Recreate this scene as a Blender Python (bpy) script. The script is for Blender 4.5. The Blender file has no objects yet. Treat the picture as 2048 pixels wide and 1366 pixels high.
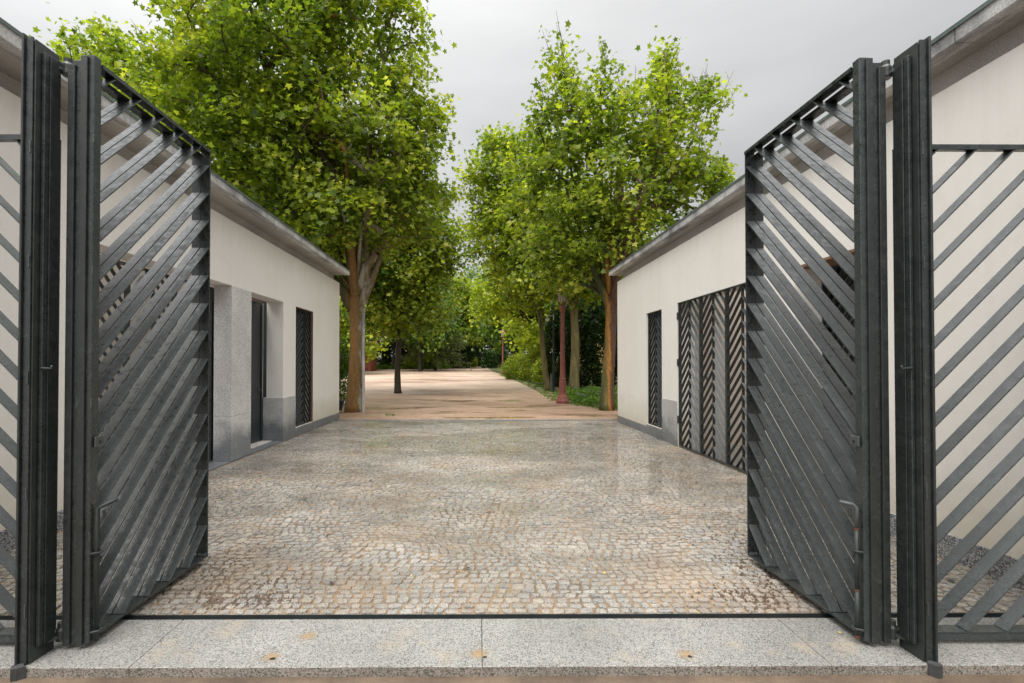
import bpy, math, random
import numpy as np
from mathutils import Vector, Matrix
R = math.radians
random.seed(7); rng = np.random.default_rng(7)
S = bpy.context.scene
COL = S.collection

# ------------------------------------------------------------------ camera
cd = bpy.data.cameras.new('camera'); cam = bpy.data.objects.new('camera', cd); COL.objects.link(cam)
cd.sensor_width = 36; cd.lens = 17.0; cd.clip_start = .05; cd.clip_end = 2000
cam.location = (0, 0, 1.6)
cam.rotation_euler = (R(90) + .0123, 0, -.005)
cd.shift_x = (1024 - 961.8) / 2048; cd.shift_y = (715.2 - 683) / 2048
S.camera = cam
# ------------------------------------------------------------------ world: overcast
W = bpy.data.worlds.new('World'); S.world = W; W.use_nodes = True
nt = W.node_tree; nt.nodes.clear()
SUN_EL, SUN_AZ = R(62), R(200)           # azimuth clockwise from +Y (sun behind the viewer)
def wn(t, **k):
    n = nt.nodes.new(t)
    for a, b in k.items(): setattr(n, a, b)
    return n
sky = wn('ShaderNodeTexSky', sky_type='NISHITA', sun_disc=False, sun_elevation=SUN_EL, sun_rotation=SUN_AZ)
sky.air_density = 1.0; sky.dust_density = 3.0
tc = wn('ShaderNodeTexCoord'); sep = wn('ShaderNodeSeparateXYZ'); nt.links.new(tc.outputs['Generated'], sep.inputs[0])
def wm(op, a, b=None, c=None):
    n = wn('ShaderNodeMath', operation=op)
    for i, v in enumerate((a, b, c)):
        if v is None: continue
        if isinstance(v, (int, float)): n.inputs[i].default_value = v
        else: nt.links.new(v, n.inputs[i])
    return n.outputs[0]
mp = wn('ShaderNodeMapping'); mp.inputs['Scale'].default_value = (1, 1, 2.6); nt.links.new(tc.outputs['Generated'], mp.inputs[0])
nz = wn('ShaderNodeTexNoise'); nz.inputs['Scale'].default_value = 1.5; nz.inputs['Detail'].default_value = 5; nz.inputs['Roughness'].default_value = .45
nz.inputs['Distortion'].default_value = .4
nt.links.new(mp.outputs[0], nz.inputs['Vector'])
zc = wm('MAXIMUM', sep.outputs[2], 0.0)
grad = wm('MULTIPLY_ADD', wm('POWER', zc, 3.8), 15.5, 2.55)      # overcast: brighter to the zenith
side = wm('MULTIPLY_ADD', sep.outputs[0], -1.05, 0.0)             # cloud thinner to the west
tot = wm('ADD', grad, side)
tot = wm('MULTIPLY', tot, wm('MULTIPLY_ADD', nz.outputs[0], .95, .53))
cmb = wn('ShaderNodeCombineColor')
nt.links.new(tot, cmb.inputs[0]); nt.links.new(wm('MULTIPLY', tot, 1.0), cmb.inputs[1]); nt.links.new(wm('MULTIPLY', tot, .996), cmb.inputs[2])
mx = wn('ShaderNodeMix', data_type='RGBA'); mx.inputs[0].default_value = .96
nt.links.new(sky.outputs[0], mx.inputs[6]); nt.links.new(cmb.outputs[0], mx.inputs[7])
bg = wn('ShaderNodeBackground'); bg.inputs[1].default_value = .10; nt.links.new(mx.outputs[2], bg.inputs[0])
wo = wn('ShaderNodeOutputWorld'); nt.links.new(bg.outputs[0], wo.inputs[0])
# ------------------------------------------------------------------ sun through cloud
sl = bpy.data.lights.new('sun', 'SUN'); sl.energy = 1.5; sl.angle = R(50); sl.color = (1, .96, .9)
so = bpy.data.objects.new('sun', sl); COL.objects.link(so)
sd = Vector((math.cos(SUN_EL) * math.sin(SUN_AZ), math.cos(SUN_EL) * math.cos(SUN_AZ), math.sin(SUN_EL)))
so.rotation_euler = sd.to_track_quat('Z', 'Y').to_euler(); so.location = (0, -10, 20)
S.view_settings.view_transform = 'Standard'; S.view_settings.look = 'None'; S.view_settings.exposure = 1.1; S.view_settings.gamma = 1
S.view_settings.use_curve_mapping = False
S.render.engine = 'CYCLES'
S.cycles.use_denoising = True; S.cycles.max_bounces = 8; S.cycles.diffuse_bounces = 5; S.cycles.glossy_bounces = 3
S.cycles.transmission_bounces = 4; S.cycles.transparent_max_bounces = 8

# ================================================================== materials
class NT:
    def __init__(s, name):
        s.m = bpy.data.materials.new(name); s.m.use_nodes = True; s.t = s.m.node_tree; s.t.nodes.clear()
        s.out = s.t.nodes.new('ShaderNodeOutputMaterial')
    def n(s, t, ins=None, **k):
        nd = s.t.nodes.new(t)
        for a, b in k.items(): setattr(nd, a, b)
        for a, b in (ins or {}).items(): s.set(nd.inputs[a], b)
        return nd
    def set(s, sock, v):
        if isinstance(v, bpy.types.NodeSocket): s.t.links.new(v, sock)
        elif isinstance(v, (tuple, list)) and len(v) == 3 and sock.type == 'RGBA': sock.default_value = (*v, 1)
        else: sock.default_value = v
    def pos(s, scale=(1, 1, 1), obj=False):
        c = s.n('ShaderNodeTexCoord').outputs['Object'] if obj else s.n('ShaderNodeNewGeometry').outputs['Position']
        return s.n('ShaderNodeMapping', {'Vector': c, 'Scale': scale}).outputs[0]
    def noise(s, scale, vec=None, detail=4, rough=.55, dist=0):
        i = {'Scale': scale, 'Detail': detail, 'Roughness': rough, 'Distortion': dist}
        if vec is not None: i['Vector'] = vec
        return s.n('ShaderNodeTexNoise', i).outputs[0]
    def vor(s, scale, vec, feature='F1', out='Distance'):
        return s.n('ShaderNodeTexVoronoi', {'Scale': scale, 'Vector': vec}, feature=feature).outputs[out]
    def math(s, op, a, b=0.0, c=None, clamp=False):
        nd = s.n('ShaderNodeMath', {0: a, 1: b}, operation=op, use_clamp=clamp)
        if c is not None: s.set(nd.inputs[2], c)
        return nd.outputs[0]
    def ramp(s, fac, stops, interp='LINEAR'):
        nd = s.n('ShaderNodeValToRGB', {0: fac}); cr = nd.color_ramp; cr.interpolation = interp
        while len(cr.elements) < len(stops): cr.elements.new(.5)
        for e, (p, c) in zip(cr.elements, stops):
            e.position = p; e.color = (c, c, c, 1) if isinstance(c, (int, float)) else (*c, 1)
        return nd.outputs[0]
    def map(s, v, a, b, c=0.0, d=1.0):
        return s.n('ShaderNodeMapRange', {0: v, 1: a, 2: b, 3: c, 4: d}, clamp=True).outputs[0]
    def mix(s, f, a, b, mode='MIX'):
        nd = s.n('ShaderNodeMix', {0: f, 6: a, 7: b}, data_type='RGBA', blend_type=mode); return nd.outputs[2]
    def bump(s, h, strength=.5, dist=.01, normal=None):
        i = {'Strength': strength, 'Distance': dist, 'Height': h}
        if normal is not None: i['Normal'] = normal
        return s.n('ShaderNodeBump', i).outputs[0]
    def bsdf(s, color, rough=.6, normal=None, metal=0.0, spec=.5, coat=0.0, **k):
        i = {'Base Color': color, 'Roughness': rough, 'Metallic': metal, 'Specular IOR Level': spec, 'Coat Weight': coat}
        if normal is not None: i['Normal'] = normal
        i.update(k)
        b = s.n('ShaderNodeBsdfPrincipled', i); s.t.links.new(b.outputs[0], s.out.inputs[0]); return b
M = {}
def film(t):
    """rain water standing level over the stones: a clear coat whose strength follows low spots"""
    p = t.pos(); n = t.noise(.62, t.pos((.6, 1.15, 1)), 7, .66, .25)
    def spot(x, y, a, b):
        q = t.n('ShaderNodeMapping', {'Vector': p, 'Location': (-x / a, -y / b, 0), 'Scale': (1 / a, 1 / b, 0)}).outputs[0]
        return t.map(t.n('ShaderNodeVectorMath', {0: q}, operation='LENGTH').outputs['Value'], 0, 1, .16, 0)
    f = n
    for a in ((2.1, 9.0, 2.2, 3.6), (.2, 9.9, 2.6, 2.0), (-2.0, 10.3, 1.6, 1.2), (2.6, 6.6, 1.3, 1.8)): f = t.math('ADD', f, spot(*a))
    w = t.map(f, .47, .61); flat = t.n('ShaderNodeCombineXYZ', {0: 0.0, 1: 0.0, 2: 1.0}).outputs[0]
    return w, {'Coat Weight': w, 'Coat Roughness': .05, 'Coat IOR': 1.5, 'Coat Normal': t.bump(t.noise(2.0, p, 2), .02, .01)if False else flat}
def granite(name, light, mid, dark, sc=150, rough=(.45, .7), stain=None, zwet=False, wetroad=False, island=False, dirt=None):
    t = NT(name); p = t.pos()
    v = t.vor(sc, p, out='Color'); sp = t.n('ShaderNodeSeparateColor', {0: v})
    c = t.ramp(sp.outputs[0], [(0, dark), (.22, dark), (.3, mid), (.6, mid), (.72, light), (1, light)])
    big = t.noise(1.3, p, 5, .6)
    c = t.mix(1.0, c, t.ramp(big, [(.3, .78), (.7, 1.12)]), 'MULTIPLY')
    fine = t.noise(sc * .45, p, 2)
    r = t.map(t.noise(2.2, p, 4), .35, .65, rough[0], rough[1])
    if island:
        isl = t.n('ShaderNodeNewGeometry').outputs['Random Per Island']; orr = t.n('ShaderNodeObjectInfo').outputs['Random']
        u = t.math('FRACT', t.math('ADD', isl, orr))
        c = t.mix(1.0, c, t.ramp(u, [(0, (.80, .80, .80)), (.35, (.94, .94, .94)), (.7, (1.04, 1.02, .99)), (.93, (1.15, 1.11, 1.05)), (1, (.9, .80, .70))]), 'MULTIPLY')
    if stain:
        s = t.map(t.noise(3.5, p, 6, .65), .55, .75); c = t.mix(t.math('MULTIPLY', s, .55), c, stain)
    if dirt:
        d = t.map(t.noise(.9, p, 7, .68, .6), .47, .66); c = t.mix(t.math('MULTIPLY', d, .5), c, dirt)
        d2 = t.map(t.noise(30, p, 3, .6), .58, .66); c = t.mix(t.math('MULTIPLY', d2, .5), c, dirt)
    if wetroad:
        w = t.map(t.noise(.42, t.pos((.55, 1.3, 1)), 5, .6, .3), .42, .60)
        r = t.math('MULTIPLY_ADD', w, -.32, .52); c = t.mix(1.0, c, t.ramp(w, [(0, 1.0), (1, .87)]), 'MULTIPLY')
    if zwet:
        z = t.n('ShaderNodeSeparateXYZ', {0: t.pos()}).outputs[2]
        w = t.map(t.math('ADD', z, t.math('MULTIPLY', t.noise(2.6, p, 5), -1.1)), -.34, .02, 1, 0)
        c = t.mix(1.0, c, t.ramp(w, [(0, 1.0), (1, (.36, .38, .41))]), 'MULTIPLY'); r = t.math('MULTIPLY_ADD', w, -.2, .55)
    fk = {}
    if wetroad:
        fw, fk = film(t); c = t.mix(1., c, t.ramp(fw, [(0, 1.0), (1, (.80, .77, .72))]), 'MULTIPLY')
    t.bsdf(c, r, t.bump(fine, .35, .003), **fk); M[name] = t.m
granite('slab_granite', (.33, .325, .305), (.25, .245, .23), (.115, .112, .105), 185, (.5, .75), stain=(.42, .33, .22))
granite('slab_edge', (.34, .31, .27), (.235, .21, .18), (.09, .085, .075), 170, (.5, .75), stain=(.16, .11, .07))
granite('wall_granite', (.62, .62, .61), (.52, .52, .52), (.30, .30, .305), 150, (.45, .7), zwet=True)
granite('pillar_granite', (.78, .775, .76), (.68, .675, .665), (.40, .40, .40), 150, (.4, .6), zwet=True)
granite('dark_plinth', (.40, .41, .42), (.2, .205, .215), (.055, .058, .062), 95, (.4, .65))
granite('sett', (.46, .445, .42), (.345, .333, .313), (.17, .165, .155), 190, wetroad=True, island=True, dirt=(.35, .255, .17))
def fascia_mat():
    t = NT('fascia_stone'); p = t.pos()
    n = t.noise(1.4, t.pos((3, .7, .6)), 6, .7); n2 = t.noise(70, p, 2)
    c = t.ramp(n, [(.34, (.15, .155, .16)), (.45, (.33, .335, .34)), (.54, (.56, .56, .56)), (.7, (.72, .72, .71))])
    c = t.mix(1., c, t.ramp(n2, [(.3, .7), (.7, 1.15)]), 'MULTIPLY')
    t.bsdf(c, .6, t.bump(n2, .3, .004)); M['fascia'] = t.m
    t = NT('soffit_stone'); p = t.pos(); n = t.noise(90, p, 2); b = t.noise(1.1, p, 5)
    c = t.mix(t.ramp(b, [(.35, 0), (.7, 1)]), (.38, .37, .355), (.52, .50, .475)); c = t.mix(1., c, t.ramp(n, [(.3, .72), (.7, 1.1)]), 'MULTIPLY')
    t.bsdf(c, .75); M['soffit'] = t.m
fascia_mat()
def stucco():
    t = NT('stucco'); p = t.pos()
    z = t.n('ShaderNodeSeparateXYZ', {0: p}).outputs[2]
    n = t.noise(.8, t.pos((1, 1, .45)), 6, .62, .4)
    c = t.mix(t.map(n, .35, .7), (.87, .85, .815), (.82, .795, .75))
    streak = t.map(t.noise(1.0, t.pos((5, 5, .35)), 5, .6), .52, .75)
    c = t.mix(t.math('MULTIPLY', streak, .10), c, (.56, .52, .46))
    low = t.map(t.math('ADD', z, t.math('MULTIPLY', t.noise(1.8, p, 6, .65), -1.1)), -.5, .25, 1, 0)
    c = t.mix(t.math('MULTIPLY', low, .55), c, (.50, .42, .25))
    blot = t.map(t.noise(2.4, p, 7, .7, .8), .56, .70); c = t.mix(t.math('MULTIPLY', blot, .13), c, (.55, .50, .42))
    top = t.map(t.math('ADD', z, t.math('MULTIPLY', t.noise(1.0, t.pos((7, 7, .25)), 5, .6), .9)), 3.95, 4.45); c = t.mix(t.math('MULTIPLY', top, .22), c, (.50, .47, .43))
    f = t.noise(160, p, 3, .6); f2 = t.noise(9, p, 4)
    b = t.bump(f, .45, .003); t.bsdf(c, .85, t.bump(f2, .25, .006, b), spec=.2); M['stucco'] = t.m
    t = NT('passage_plaster'); p = t.pos(); n = t.noise(1.2, p, 5)
    t.bsdf(t.mix(n, (.47, .41, .35), (.56, .51, .45)), .85); M['plaster'] = t.m
stucco()
def steel(name, a, b, rl=.2, rh=.48, drops=True):
    t = NT(name); p = t.pos()
    big = t.noise(3, p, 5, .6); fine = t.noise(60, p, 4, .65)
    c = t.mix(t.map(big, .35, .65), a, b)
    wp = t.map(t.noise(22, p, 6, .75, .3), .40, .62)
    c = t.mix(t.math('MULTIPLY', wp, .12), c, tuple(x * 1.5 for x in b))
    edge = t.map(t.noise(28, t.pos((1, 1, .35)), 5, .7), .62, .7); c = t.mix(t.math('MULTIPLY', edge, .2), c, (.07, .085, .08))
    r = t.math('MULTIPLY_ADD', wp, rh - rl, rl)
    d = t.vor(170, p); dm = t.map(d, .12, .34, 1, 0); ms = t.map(t.noise(11, p, 3), .45, .6)
    h = t.math('MULTIPLY', dm, ms); nb = t.bump(h, .55, .002)
    orr = t.n('ShaderNodeObjectInfo').outputs['Random']; c = t.mix(1., c, t.ramp(orr, [(0, .82), (1, 1.18)]), 'MULTIPLY')
    bead_glint = t.math('MULTIPLY', t.map(t.noise(75, p, 3, .7), .52, .60), t.map(t.noise(7, t.pos((1, 1, 1)), 5, .7), .46, .58))
    c = t.mix(t.math('MULTIPLY', bead_glint, .32), c, tuple(x * 3.2 for x in b))  # water beads: their silvery sky reflection mixed in as lighter colour
    t.bsdf(c, r, t.bump(fine, .18, .002, nb), spec=.75); M[name] = t.m
steel('steel', (.020, .026, .026), (.029, .036, .037))
steel('steel_slat', (.040, .047, .049), (.052, .059, .061), .24, .5)  # paler copy of the frame steel; sky light on slats put into colour
steel('steel_post', (.014, .018, .0175), (.021, .026, .025), .3, .55)
def simple(name, col, rough=.6, metal=0., var=.25, sc=8, bump=.2, **k):
    t = NT(name); p = t.pos(); n = t.noise(sc, p, 5, .6)
    c = t.mix(t.map(n, .3, .7), tuple(x * (1 - var) for x in col), tuple(min(1, x * (1 + var)) for x in col))
    t.bsdf(c, rough, t.bump(t.noise(sc * 8, p, 3), bump, .003), metal=metal, **k); M[name] = t.m
simple('bolt_steel', (.035, .043, .042), .55, .2); simple('zinc', (.10, .11, .11), .5, .4)
simple('rust', (.11, .05, .03), .8, 0, .4, 30); simple('black_slot', (.012, .012, .013), .5)
simple('wood', (.42, .24, .11), .7, 0, .3, 30); simple('mortar', (.05, .05, .052), .85, 0, .3, 20)
simple('lamp_red', (.25, .078, .058), .55, 0, .3, 6); simple('lamp_top', (.50, .20, .12), .5)
simple('lamp_glass', (.34, .36, .33), .15); simple('pole_black', (.02, .022, .024), .5); simple('white_plastic', (.72, .72, .7), .4)
simple('door_dark', (.028, .036, .038), .35, 0, .2, 4); simple('orange', (.62, .17, .05), .5); simple('threshold', (.62, .60, .55), .5)
simple('flashing', (.16, .20, .20), .4, .5); simple('brown_trim', (.22, .13, .075), .5); simple('red_wall', (.40, .13, .09), .8)
simple('roof_tile', (.35, .13, .07), .8); simple('ochre_wall', (.60, .40, .17), .8); simple('pot', (.03, .045, .07), .4)
simple('petal', (.30, .10, .42), .6); simple('slate', (.05, .055, .06), .4); simple('dry_leaf', (.30, .13, .05), .7); simple('yellow_leaf', (.6, .42, .05), .6)
t = NT('window_glass'); t.bsdf((.02, .024, .024), .06, spec=.8); M['glass'] = t.m
t = NT('water'); p = t.pos()
b1 = t.n('ShaderNodeBsdfGlossy', {'Color': (1, 1, 1), 'Roughness': .03, 'Normal': t.bump(t.noise(3, p, 2), .04, .01)})
b2 = t.n('ShaderNodeBsdfTransparent', {'Color': (.86, .83, .74)})
fr = t.n('ShaderNodeFresnel', {'IOR': 1.33}); ms = t.n('ShaderNodeMixShader', {0: fr.outputs[0]})
t.t.links.new(b2.outputs[0], ms.inputs[1]); t.t.links.new(b1.outputs[0], ms.inputs[2]); t.t.links.new(ms.outputs[0], t.out.inputs[0]); M['water'] = t.m
def grounds():
    t = NT('joint_sand'); p = t.pos(); n = t.noise(1.1, p, 6, .65); f = t.noise(110, p, 4, .7)
    c = t.ramp(n, [(.32, (.17, .115, .07)), (.5, (.32, .225, .14)), (.7, (.44, .32, .21))]); c = t.mix(1., c, t.ramp(f, [(.3, .65), (.7, 1.25)]), 'MULTIPLY')
    w = t.map(t.noise(.42, t.pos((.55, 1.3, 1)), 5, .6, .3), .42, .60); c = t.mix(1.0, c, t.ramp(w, [(0, 1.0), (1, .78)]), 'MULTIPLY')
    fw, fk = film(t); c = t.mix(1., c, t.ramp(fw, [(0, 1.0), (1, .66)]), 'MULTIPLY')
    t.bsdf(c, t.math('MULTIPLY_ADD', w, -.35, .6), t.bump(f, .5, .004), **fk); M['joint'] = t.m
    t = NT('path_sand'); p = t.pos(); n = t.noise(.22, t.pos((.5, 1, 1)), 7, .68, .5); f = t.noise(45, p, 5, .75)
    c = t.ramp(n, [(.34, (.27, .17, .11)), (.46, (.46, .325, .24)), (.6, (.60, .455, .355))])
    c = t.mix(1., c, t.ramp(t.noise(1.1, t.pos((.45, 1, 1)), 8, .75, .7), [(.36, .80), (.5, .97), (.66, 1.08)]), 'MULTIPLY')
    c = t.mix(1., c, t.ramp(f, [(.3, .70), (.7, 1.2)]), 'MULTIPLY')
    yy = t.n('ShaderNodeSeparateXYZ', {0: p}).outputs[1]
    yb = t.math('ADD', yy, t.math('MULTIPLY', t.noise(.35, p, 5, .6), 5.0)); dm = t.map(yb, 25.6, 27.2, 1, 0)
    c = t.mix(1., c, t.ramp(dm, [(0, 1.0), (1, (.76, .70, .64))]), 'MULTIPLY')
    g = t.map(t.noise(1.6, t.pos((.7, 1, 1)), 7, .72), .60, .68)
    c = t.mix(t.math('MULTIPLY', g, .6), c, (.19, .125, .06))
    sm = t.map(t.noise(.5, p, 4), .4, .65, .75, .4)
    wp = t.math('MULTIPLY', t.map(t.noise(.55, t.pos((.5, 1.4, 1)), 7, .68, .3), .54, .64), dm); c = t.mix(1., c, t.ramp(wp, [(0, 1.0), (1, (.70, .66, .60))]), 'MULTIPLY')
    up = t.n('ShaderNodeCombineXYZ', {0: 0.0, 1: 0.0, 2: 1.0}).outputs[0]
    t.bsdf(c, sm, t.bump(f, .6, .008), **{'Coat Weight': wp, 'Coat Roughness': .08, 'Coat Normal': up}); M['path'] = t.m
    t = NT('street_mud'); p = t.pos(); n = t.noise(3, p, 7, .7); f = t.noise(140, p, 4, .75)
    c = t.ramp(n, [(.3, (.075, .052, .036)), (.5, (.135, .095, .065)), (.7, (.21, .15, .105))]); c = t.mix(1., c, t.ramp(f, [(.25, .6), (.75, 1.4)]), 'MULTIPLY')
    t.bsdf(c, .5, t.bump(f, .7, .006)); M['street'] = t.m
    t = NT('soil'); p = t.pos(); n = t.noise(.5, p, 7, .7); f = t.noise(30, p, 4, .7)
    c = t.ramp(n, [(.35, (.06, .09, .02)), (.5, (.10, .12, .035)), (.65, (.20, .14, .07))]); c = t.mix(1., c, t.ramp(f, [(.3, .6), (.7, 1.3)]), 'MULTIPLY')
    t.bsdf(c, .85, t.bump(f, .8, .02)); M['soil'] = t.m
grounds()
def leafmat(name, cols, trans=.52, bias=0.0):
    t = NT(name); g = t.n('ShaderNodeNewGeometry'); oi = t.n('ShaderNodeObjectInfo').outputs['Random']
    u = t.math('FRACT', t.math('ADD', g.outputs['Random Per Island'], oi))
    n = t.noise(.75, t.pos(), 3, .6)
    f = t.math('ADD', t.math('MULTIPLY', u, .55), t.math('MULTIPLY_ADD', t.map(n, .32, .68), .5, bias), clamp=True)
    c = t.ramp(f, list(zip((0, .3, .6, .85, 1), cols)))
    pr = t.n('ShaderNodeBsdfPrincipled', {'Base Color': c, 'Roughness': .42, 'Specular IOR Level': .4})
    tr = t.n('ShaderNodeBsdfTranslucent', {'Color': t.mix(1., c, (1.25, 1.35, .55), 'MULTIPLY')})
    ms = t.n('ShaderNodeMixShader', {0: trans}); t.t.links.new(pr.outputs[0], ms.inputs[1]); t.t.links.new(tr.outputs[0], ms.inputs[2])
    t.t.links.new(ms.outputs[0], t.out.inputs[0]); M[name] = t.m
leafmat('leaf_plane', [(.055, .098, .020), (.14, .205, .030), (.29, .36, .042), (.48, .51, .06), (.70, .65, .16)])
leafmat('leaf_bright', [(.12, .18, .016), (.22, .30, .02), (.35, .43, .024), (.48, .52, .035), (.62, .58, .09)], .45)
leafmat('leaf_dark', [(.035, .075, .014), (.07, .14, .02), (.12, .21, .025), (.19, .29, .03), (.28, .37, .045)], .3)
leafmat('leaf_deep', [(.008, .022, .007), (.016, .04, .009), (.03, .07, .012), (.055, .11, .018), (.10, .17, .03)], .2)
leafmat('leaf_cedar', [(.06, .095, .03), (.09, .13, .04), (.13, .17, .055), (.18, .22, .07), (.24, .27, .1)], .3)
leafmat('grass_blade', [(.05, .10, .015), (.08, .16, .02), (.12, .22, .025), (.18, .28, .03), (.26, .33, .05)], .35)
def bark(name, stops, xw=0.0, r=.3, dark=1.0):
    t = NT(name); o = t.pos((1, 1, .22), obj=True); x = t.n('ShaderNodeSeparateXYZ', {0: t.pos(obj=True)}).outputs[0]
    n = t.noise(5.5, o, 5, .65, .6); f = t.noise(26, t.pos((1, 1, .4), obj=True), 5, .7)
    fac = t.math('ADD', t.math('MULTIPLY', n, 1 - xw * .62), t.math('MULTIPLY', t.map(x, -r, r), xw * .62), clamp=True)
    c = t.ramp(fac, stops); c = t.mix(1., c, t.ramp(f, [(.28, .45 * dark), (.6, 1.1 * dark)]), 'MULTIPLY')
    t.bsdf(c, .6, t.bump(f, .9, .02)); M[name] = t.m
bark('bark_left', [(.22, (.07, .055, .02)), (.38, (.22, .115, .03)), (.48, (.30, .14, .03)), (.62, (.19, .13, .05)), (.67, (.40, .36, .29)), (.74, (.42, .39, .33)), (.79, (.20, .15, .08)), (.9, (.24, .17, .09))], 1.0, .42)
bark('bark_right', [(.26, (.06, .07, .022)), (.41, (.15, .14, .04)), (.46, (.38, .19, .04)), (.52, (.52, .25, .05)), (.58, (.17, .07, .04)), (.8, (.17, .10, .075))], 1.0, .34)
bark('bark_olive', [(.3, (.06, .055, .02)), (.5, (.19, .15, .055)), (.7, (.27, .22, .10))])
bark('bark_dark', [(.3, (.025, .02, .014)), (.5, (.06, .045, .028)), (.7, (.11, .085, .055))])

# ================================================================== mesh helpers
def link(o, parent=None):
    COL.objects.link(o)
    if parent is not None: o.parent = parent
    return o
def tag(o, label=None, cat=None, group=None, kind=None):
    for k, v in (('label', label), ('category', cat), ('group', group), ('kind', kind)):
        if v: o[k] = v
    return o
def empty(name, loc=(0, 0, 0), rz=0, parent=None):
    o = bpy.data.objects.new(name, None); o.location = loc; o.rotation_euler = (0, 0, rz); o.empty_display_size = .2
    return link(o, parent)
class MB:
    def __init__(s): s.v = []; s.f = []; s.sm = False
    def add(s, vs, fs):
        b = len(s.v); s.v += [tuple(v) for v in vs]; s.f += [tuple(i + b for i in f) for f in fs]; return s
    def box(s, x0, x1, y0, y1, z0, z1):
        vs = [(x, y, z) for z in (z0, z1) for y in (y0, y1) for x in (x0, x1)]
        if x0 > x1: vs = [(x, y, z) for z in (z0, z1) for y in (y0, y1) for x in (x1, x0)]
        return s.add(vs, [(0, 2, 3, 1), (4, 5, 7, 6), (0, 1, 5, 4), (2, 6, 7, 3), (0, 4, 6, 2), (1, 3, 7, 5)])
    def bbox(s, x0, x1, y0, y1, z0, z1, b=.004):          # chamfered box
        x0, x1 = min(x0, x1), max(x0, x1); vs = []; 
        def ring(z, i): return [(x0 + i, y0, z), (x1 - i, y0, z), (x1, y0 + i, z), (x1, y1 - i, z), (x1 - i, y1, z), (x0 + i, y1, z), (x0, y1 - i, z), (x0, y0 + i, z)]
        def ins(z): return [(x0 + b, y0 + b, z), (x1 - b, y0 + b, z), (x1 - b, y0 + b, z), (x1 - b, y1 - b, z), (x1 - b, y1 - b, z), (x0 + b, y1 - b, z), (x0 + b, y1 - b, z), (x0 + b, y0 + b, z)]
        vs = ins(z0) + ring(z0 + b, b) + ring(z1 - b, b) + ins(z1)
        fs = [(7 - 0, 5, 3, 1)]
        fs = [(0, 6, 4, 2)[::1]]
        for k in range(3):
            for i in range(8):
                j = (i + 1) % 8; a, c = k * 8 + i, k * 8 + j; d, e = c + 8, a + 8
                fs.append((a, c, d, e))
        fs.append((24, 26, 28, 30))
        return s.add(vs, fs)
    def prism(s, pts, axis, a0, a1):                       # closed 2-D outline extruded on an axis
        n = len(pts)
        def P(p, a): return {0: (a, p[0], p[1]), 1: (p[0], a, p[1]), 2: (p[0], p[1], a)}[axis]
        vs = [P(p, a0) for p in pts] + [P(p, a1) for p in pts]
        fs = [tuple(range(n - 1, -1, -1)), tuple(range(n, 2 * n))] + [(i, (i + 1) % n, n + (i + 1) % n, n + i) for i in range(n)]
        return s.add(vs, fs)
    def tube(s, pts, rad, n=8, cap=True):
        pts = [Vector(p) for p in pts]; rad = rad if isinstance(rad, (list, tuple)) else [rad] * len(pts)
        b = len(s.v); up = Vector((.31, .17, .93)); prev = None
        for i, p in enumerate(pts):
            d = (pts[min(i + 1, len(pts) - 1)] - pts[max(i - 1, 0)]); d = d.normalized() if d.length else Vector((0, 0, 1))
            if prev is None:
                a = d.cross(Vector((1, 0, 0)) if abs(d.x) < .8 else Vector((0, 1, 0))).normalized()
            else: a = (prev - d * prev.dot(d)).normalized()
            prev = a; c = d.cross(a)
            for k in range(n):
                t_ = 2 * math.pi * k / n; s.v.append(tuple(p + (a * math.cos(t_) + c * math.sin(t_)) * rad[i]))
        for i in range(len(pts) - 1):
            for k in range(n):
                k2 = (k + 1) % n; s.f.append((b + i * n + k, b + i * n + k2, b + (i + 1) * n + k2, b + (i + 1) * n + k))
        if cap:
            s.f.append(tuple(b + k for k in range(n - 1, -1, -1))); e = b + (len(pts) - 1) * n; s.f.append(tuple(e + k for k in range(n)))
        return s
    def lathe(s, prof, n=16, c=(0, 0)):
        b = len(s.v)
        for r_, z in prof:
            for k in range(n): t_ = 2 * math.pi * k / n; s.v.append((c[0] + r_ * math.cos(t_), c[1] + r_ * math.sin(t_), z))
        for i in range(len(prof) - 1):
            for k in range(n): k2 = (k + 1) % n; s.f.append((b + i * n + k, b + i * n + k2, b + (i + 1) * n + k2, b + (i + 1) * n + k))
        s.f.append(tuple(b + k for k in range(n - 1, -1, -1))); e = b + (len(prof) - 1) * n; s.f.append(tuple(e + k for k in range(n)))
        return s
    def mesh(s, name, mat, smooth=False):
        me = bpy.data.meshes.new(name); me.from_pydata(s.v, [], s.f); me.update()
        mats = mat if isinstance(mat, (list, tuple)) else [mat]
        for m_ in mats: me.materials.append(M[m_] if isinstance(m_, str) else m_)
        if smooth: me.polygons.foreach_set('use_smooth', [True] * len(me.polygons))
        return me
    def build(s, name, mat, parent=None, smooth=False, loc=None):
        o = bpy.data.objects.new(name, s.mesh(name, mat, smooth))
        if loc is not None: o.location = loc
        return link(o, parent)
def fastmesh(name, verts, counts, idx, mat):
    me = bpy.data.meshes.new(name); nv = len(verts); me.vertices.add(nv); me.vertices.foreach_set('co', np.asarray(verts, dtype=np.float32).ravel())
    idx = np.asarray(idx, dtype=np.int32); counts = np.asarray(counts, dtype=np.int32)
    me.loops.add(len(idx)); me.loops.foreach_set('vertex_index', idx); me.polygons.add(len(counts))
    st = np.concatenate([[0], np.cumsum(counts)[:-1]]).astype(np.int32)
    me.polygons.foreach_set('loop_start', st)
    try: me.polygons.foreach_set('loop_total', counts)
    except Exception: pass
    me.materials.append(M[mat]); me.update(calc_edges=True); me.validate(); return me
def proj(P):                                              # approximate picture position, to choose which pieces show largest
    P = np.asarray(P, float); y = P[..., 1]
    return 957 + 967 * P[..., 0] / y, 727 - 967 * (P[..., 2] - 1.6) / y

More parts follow.
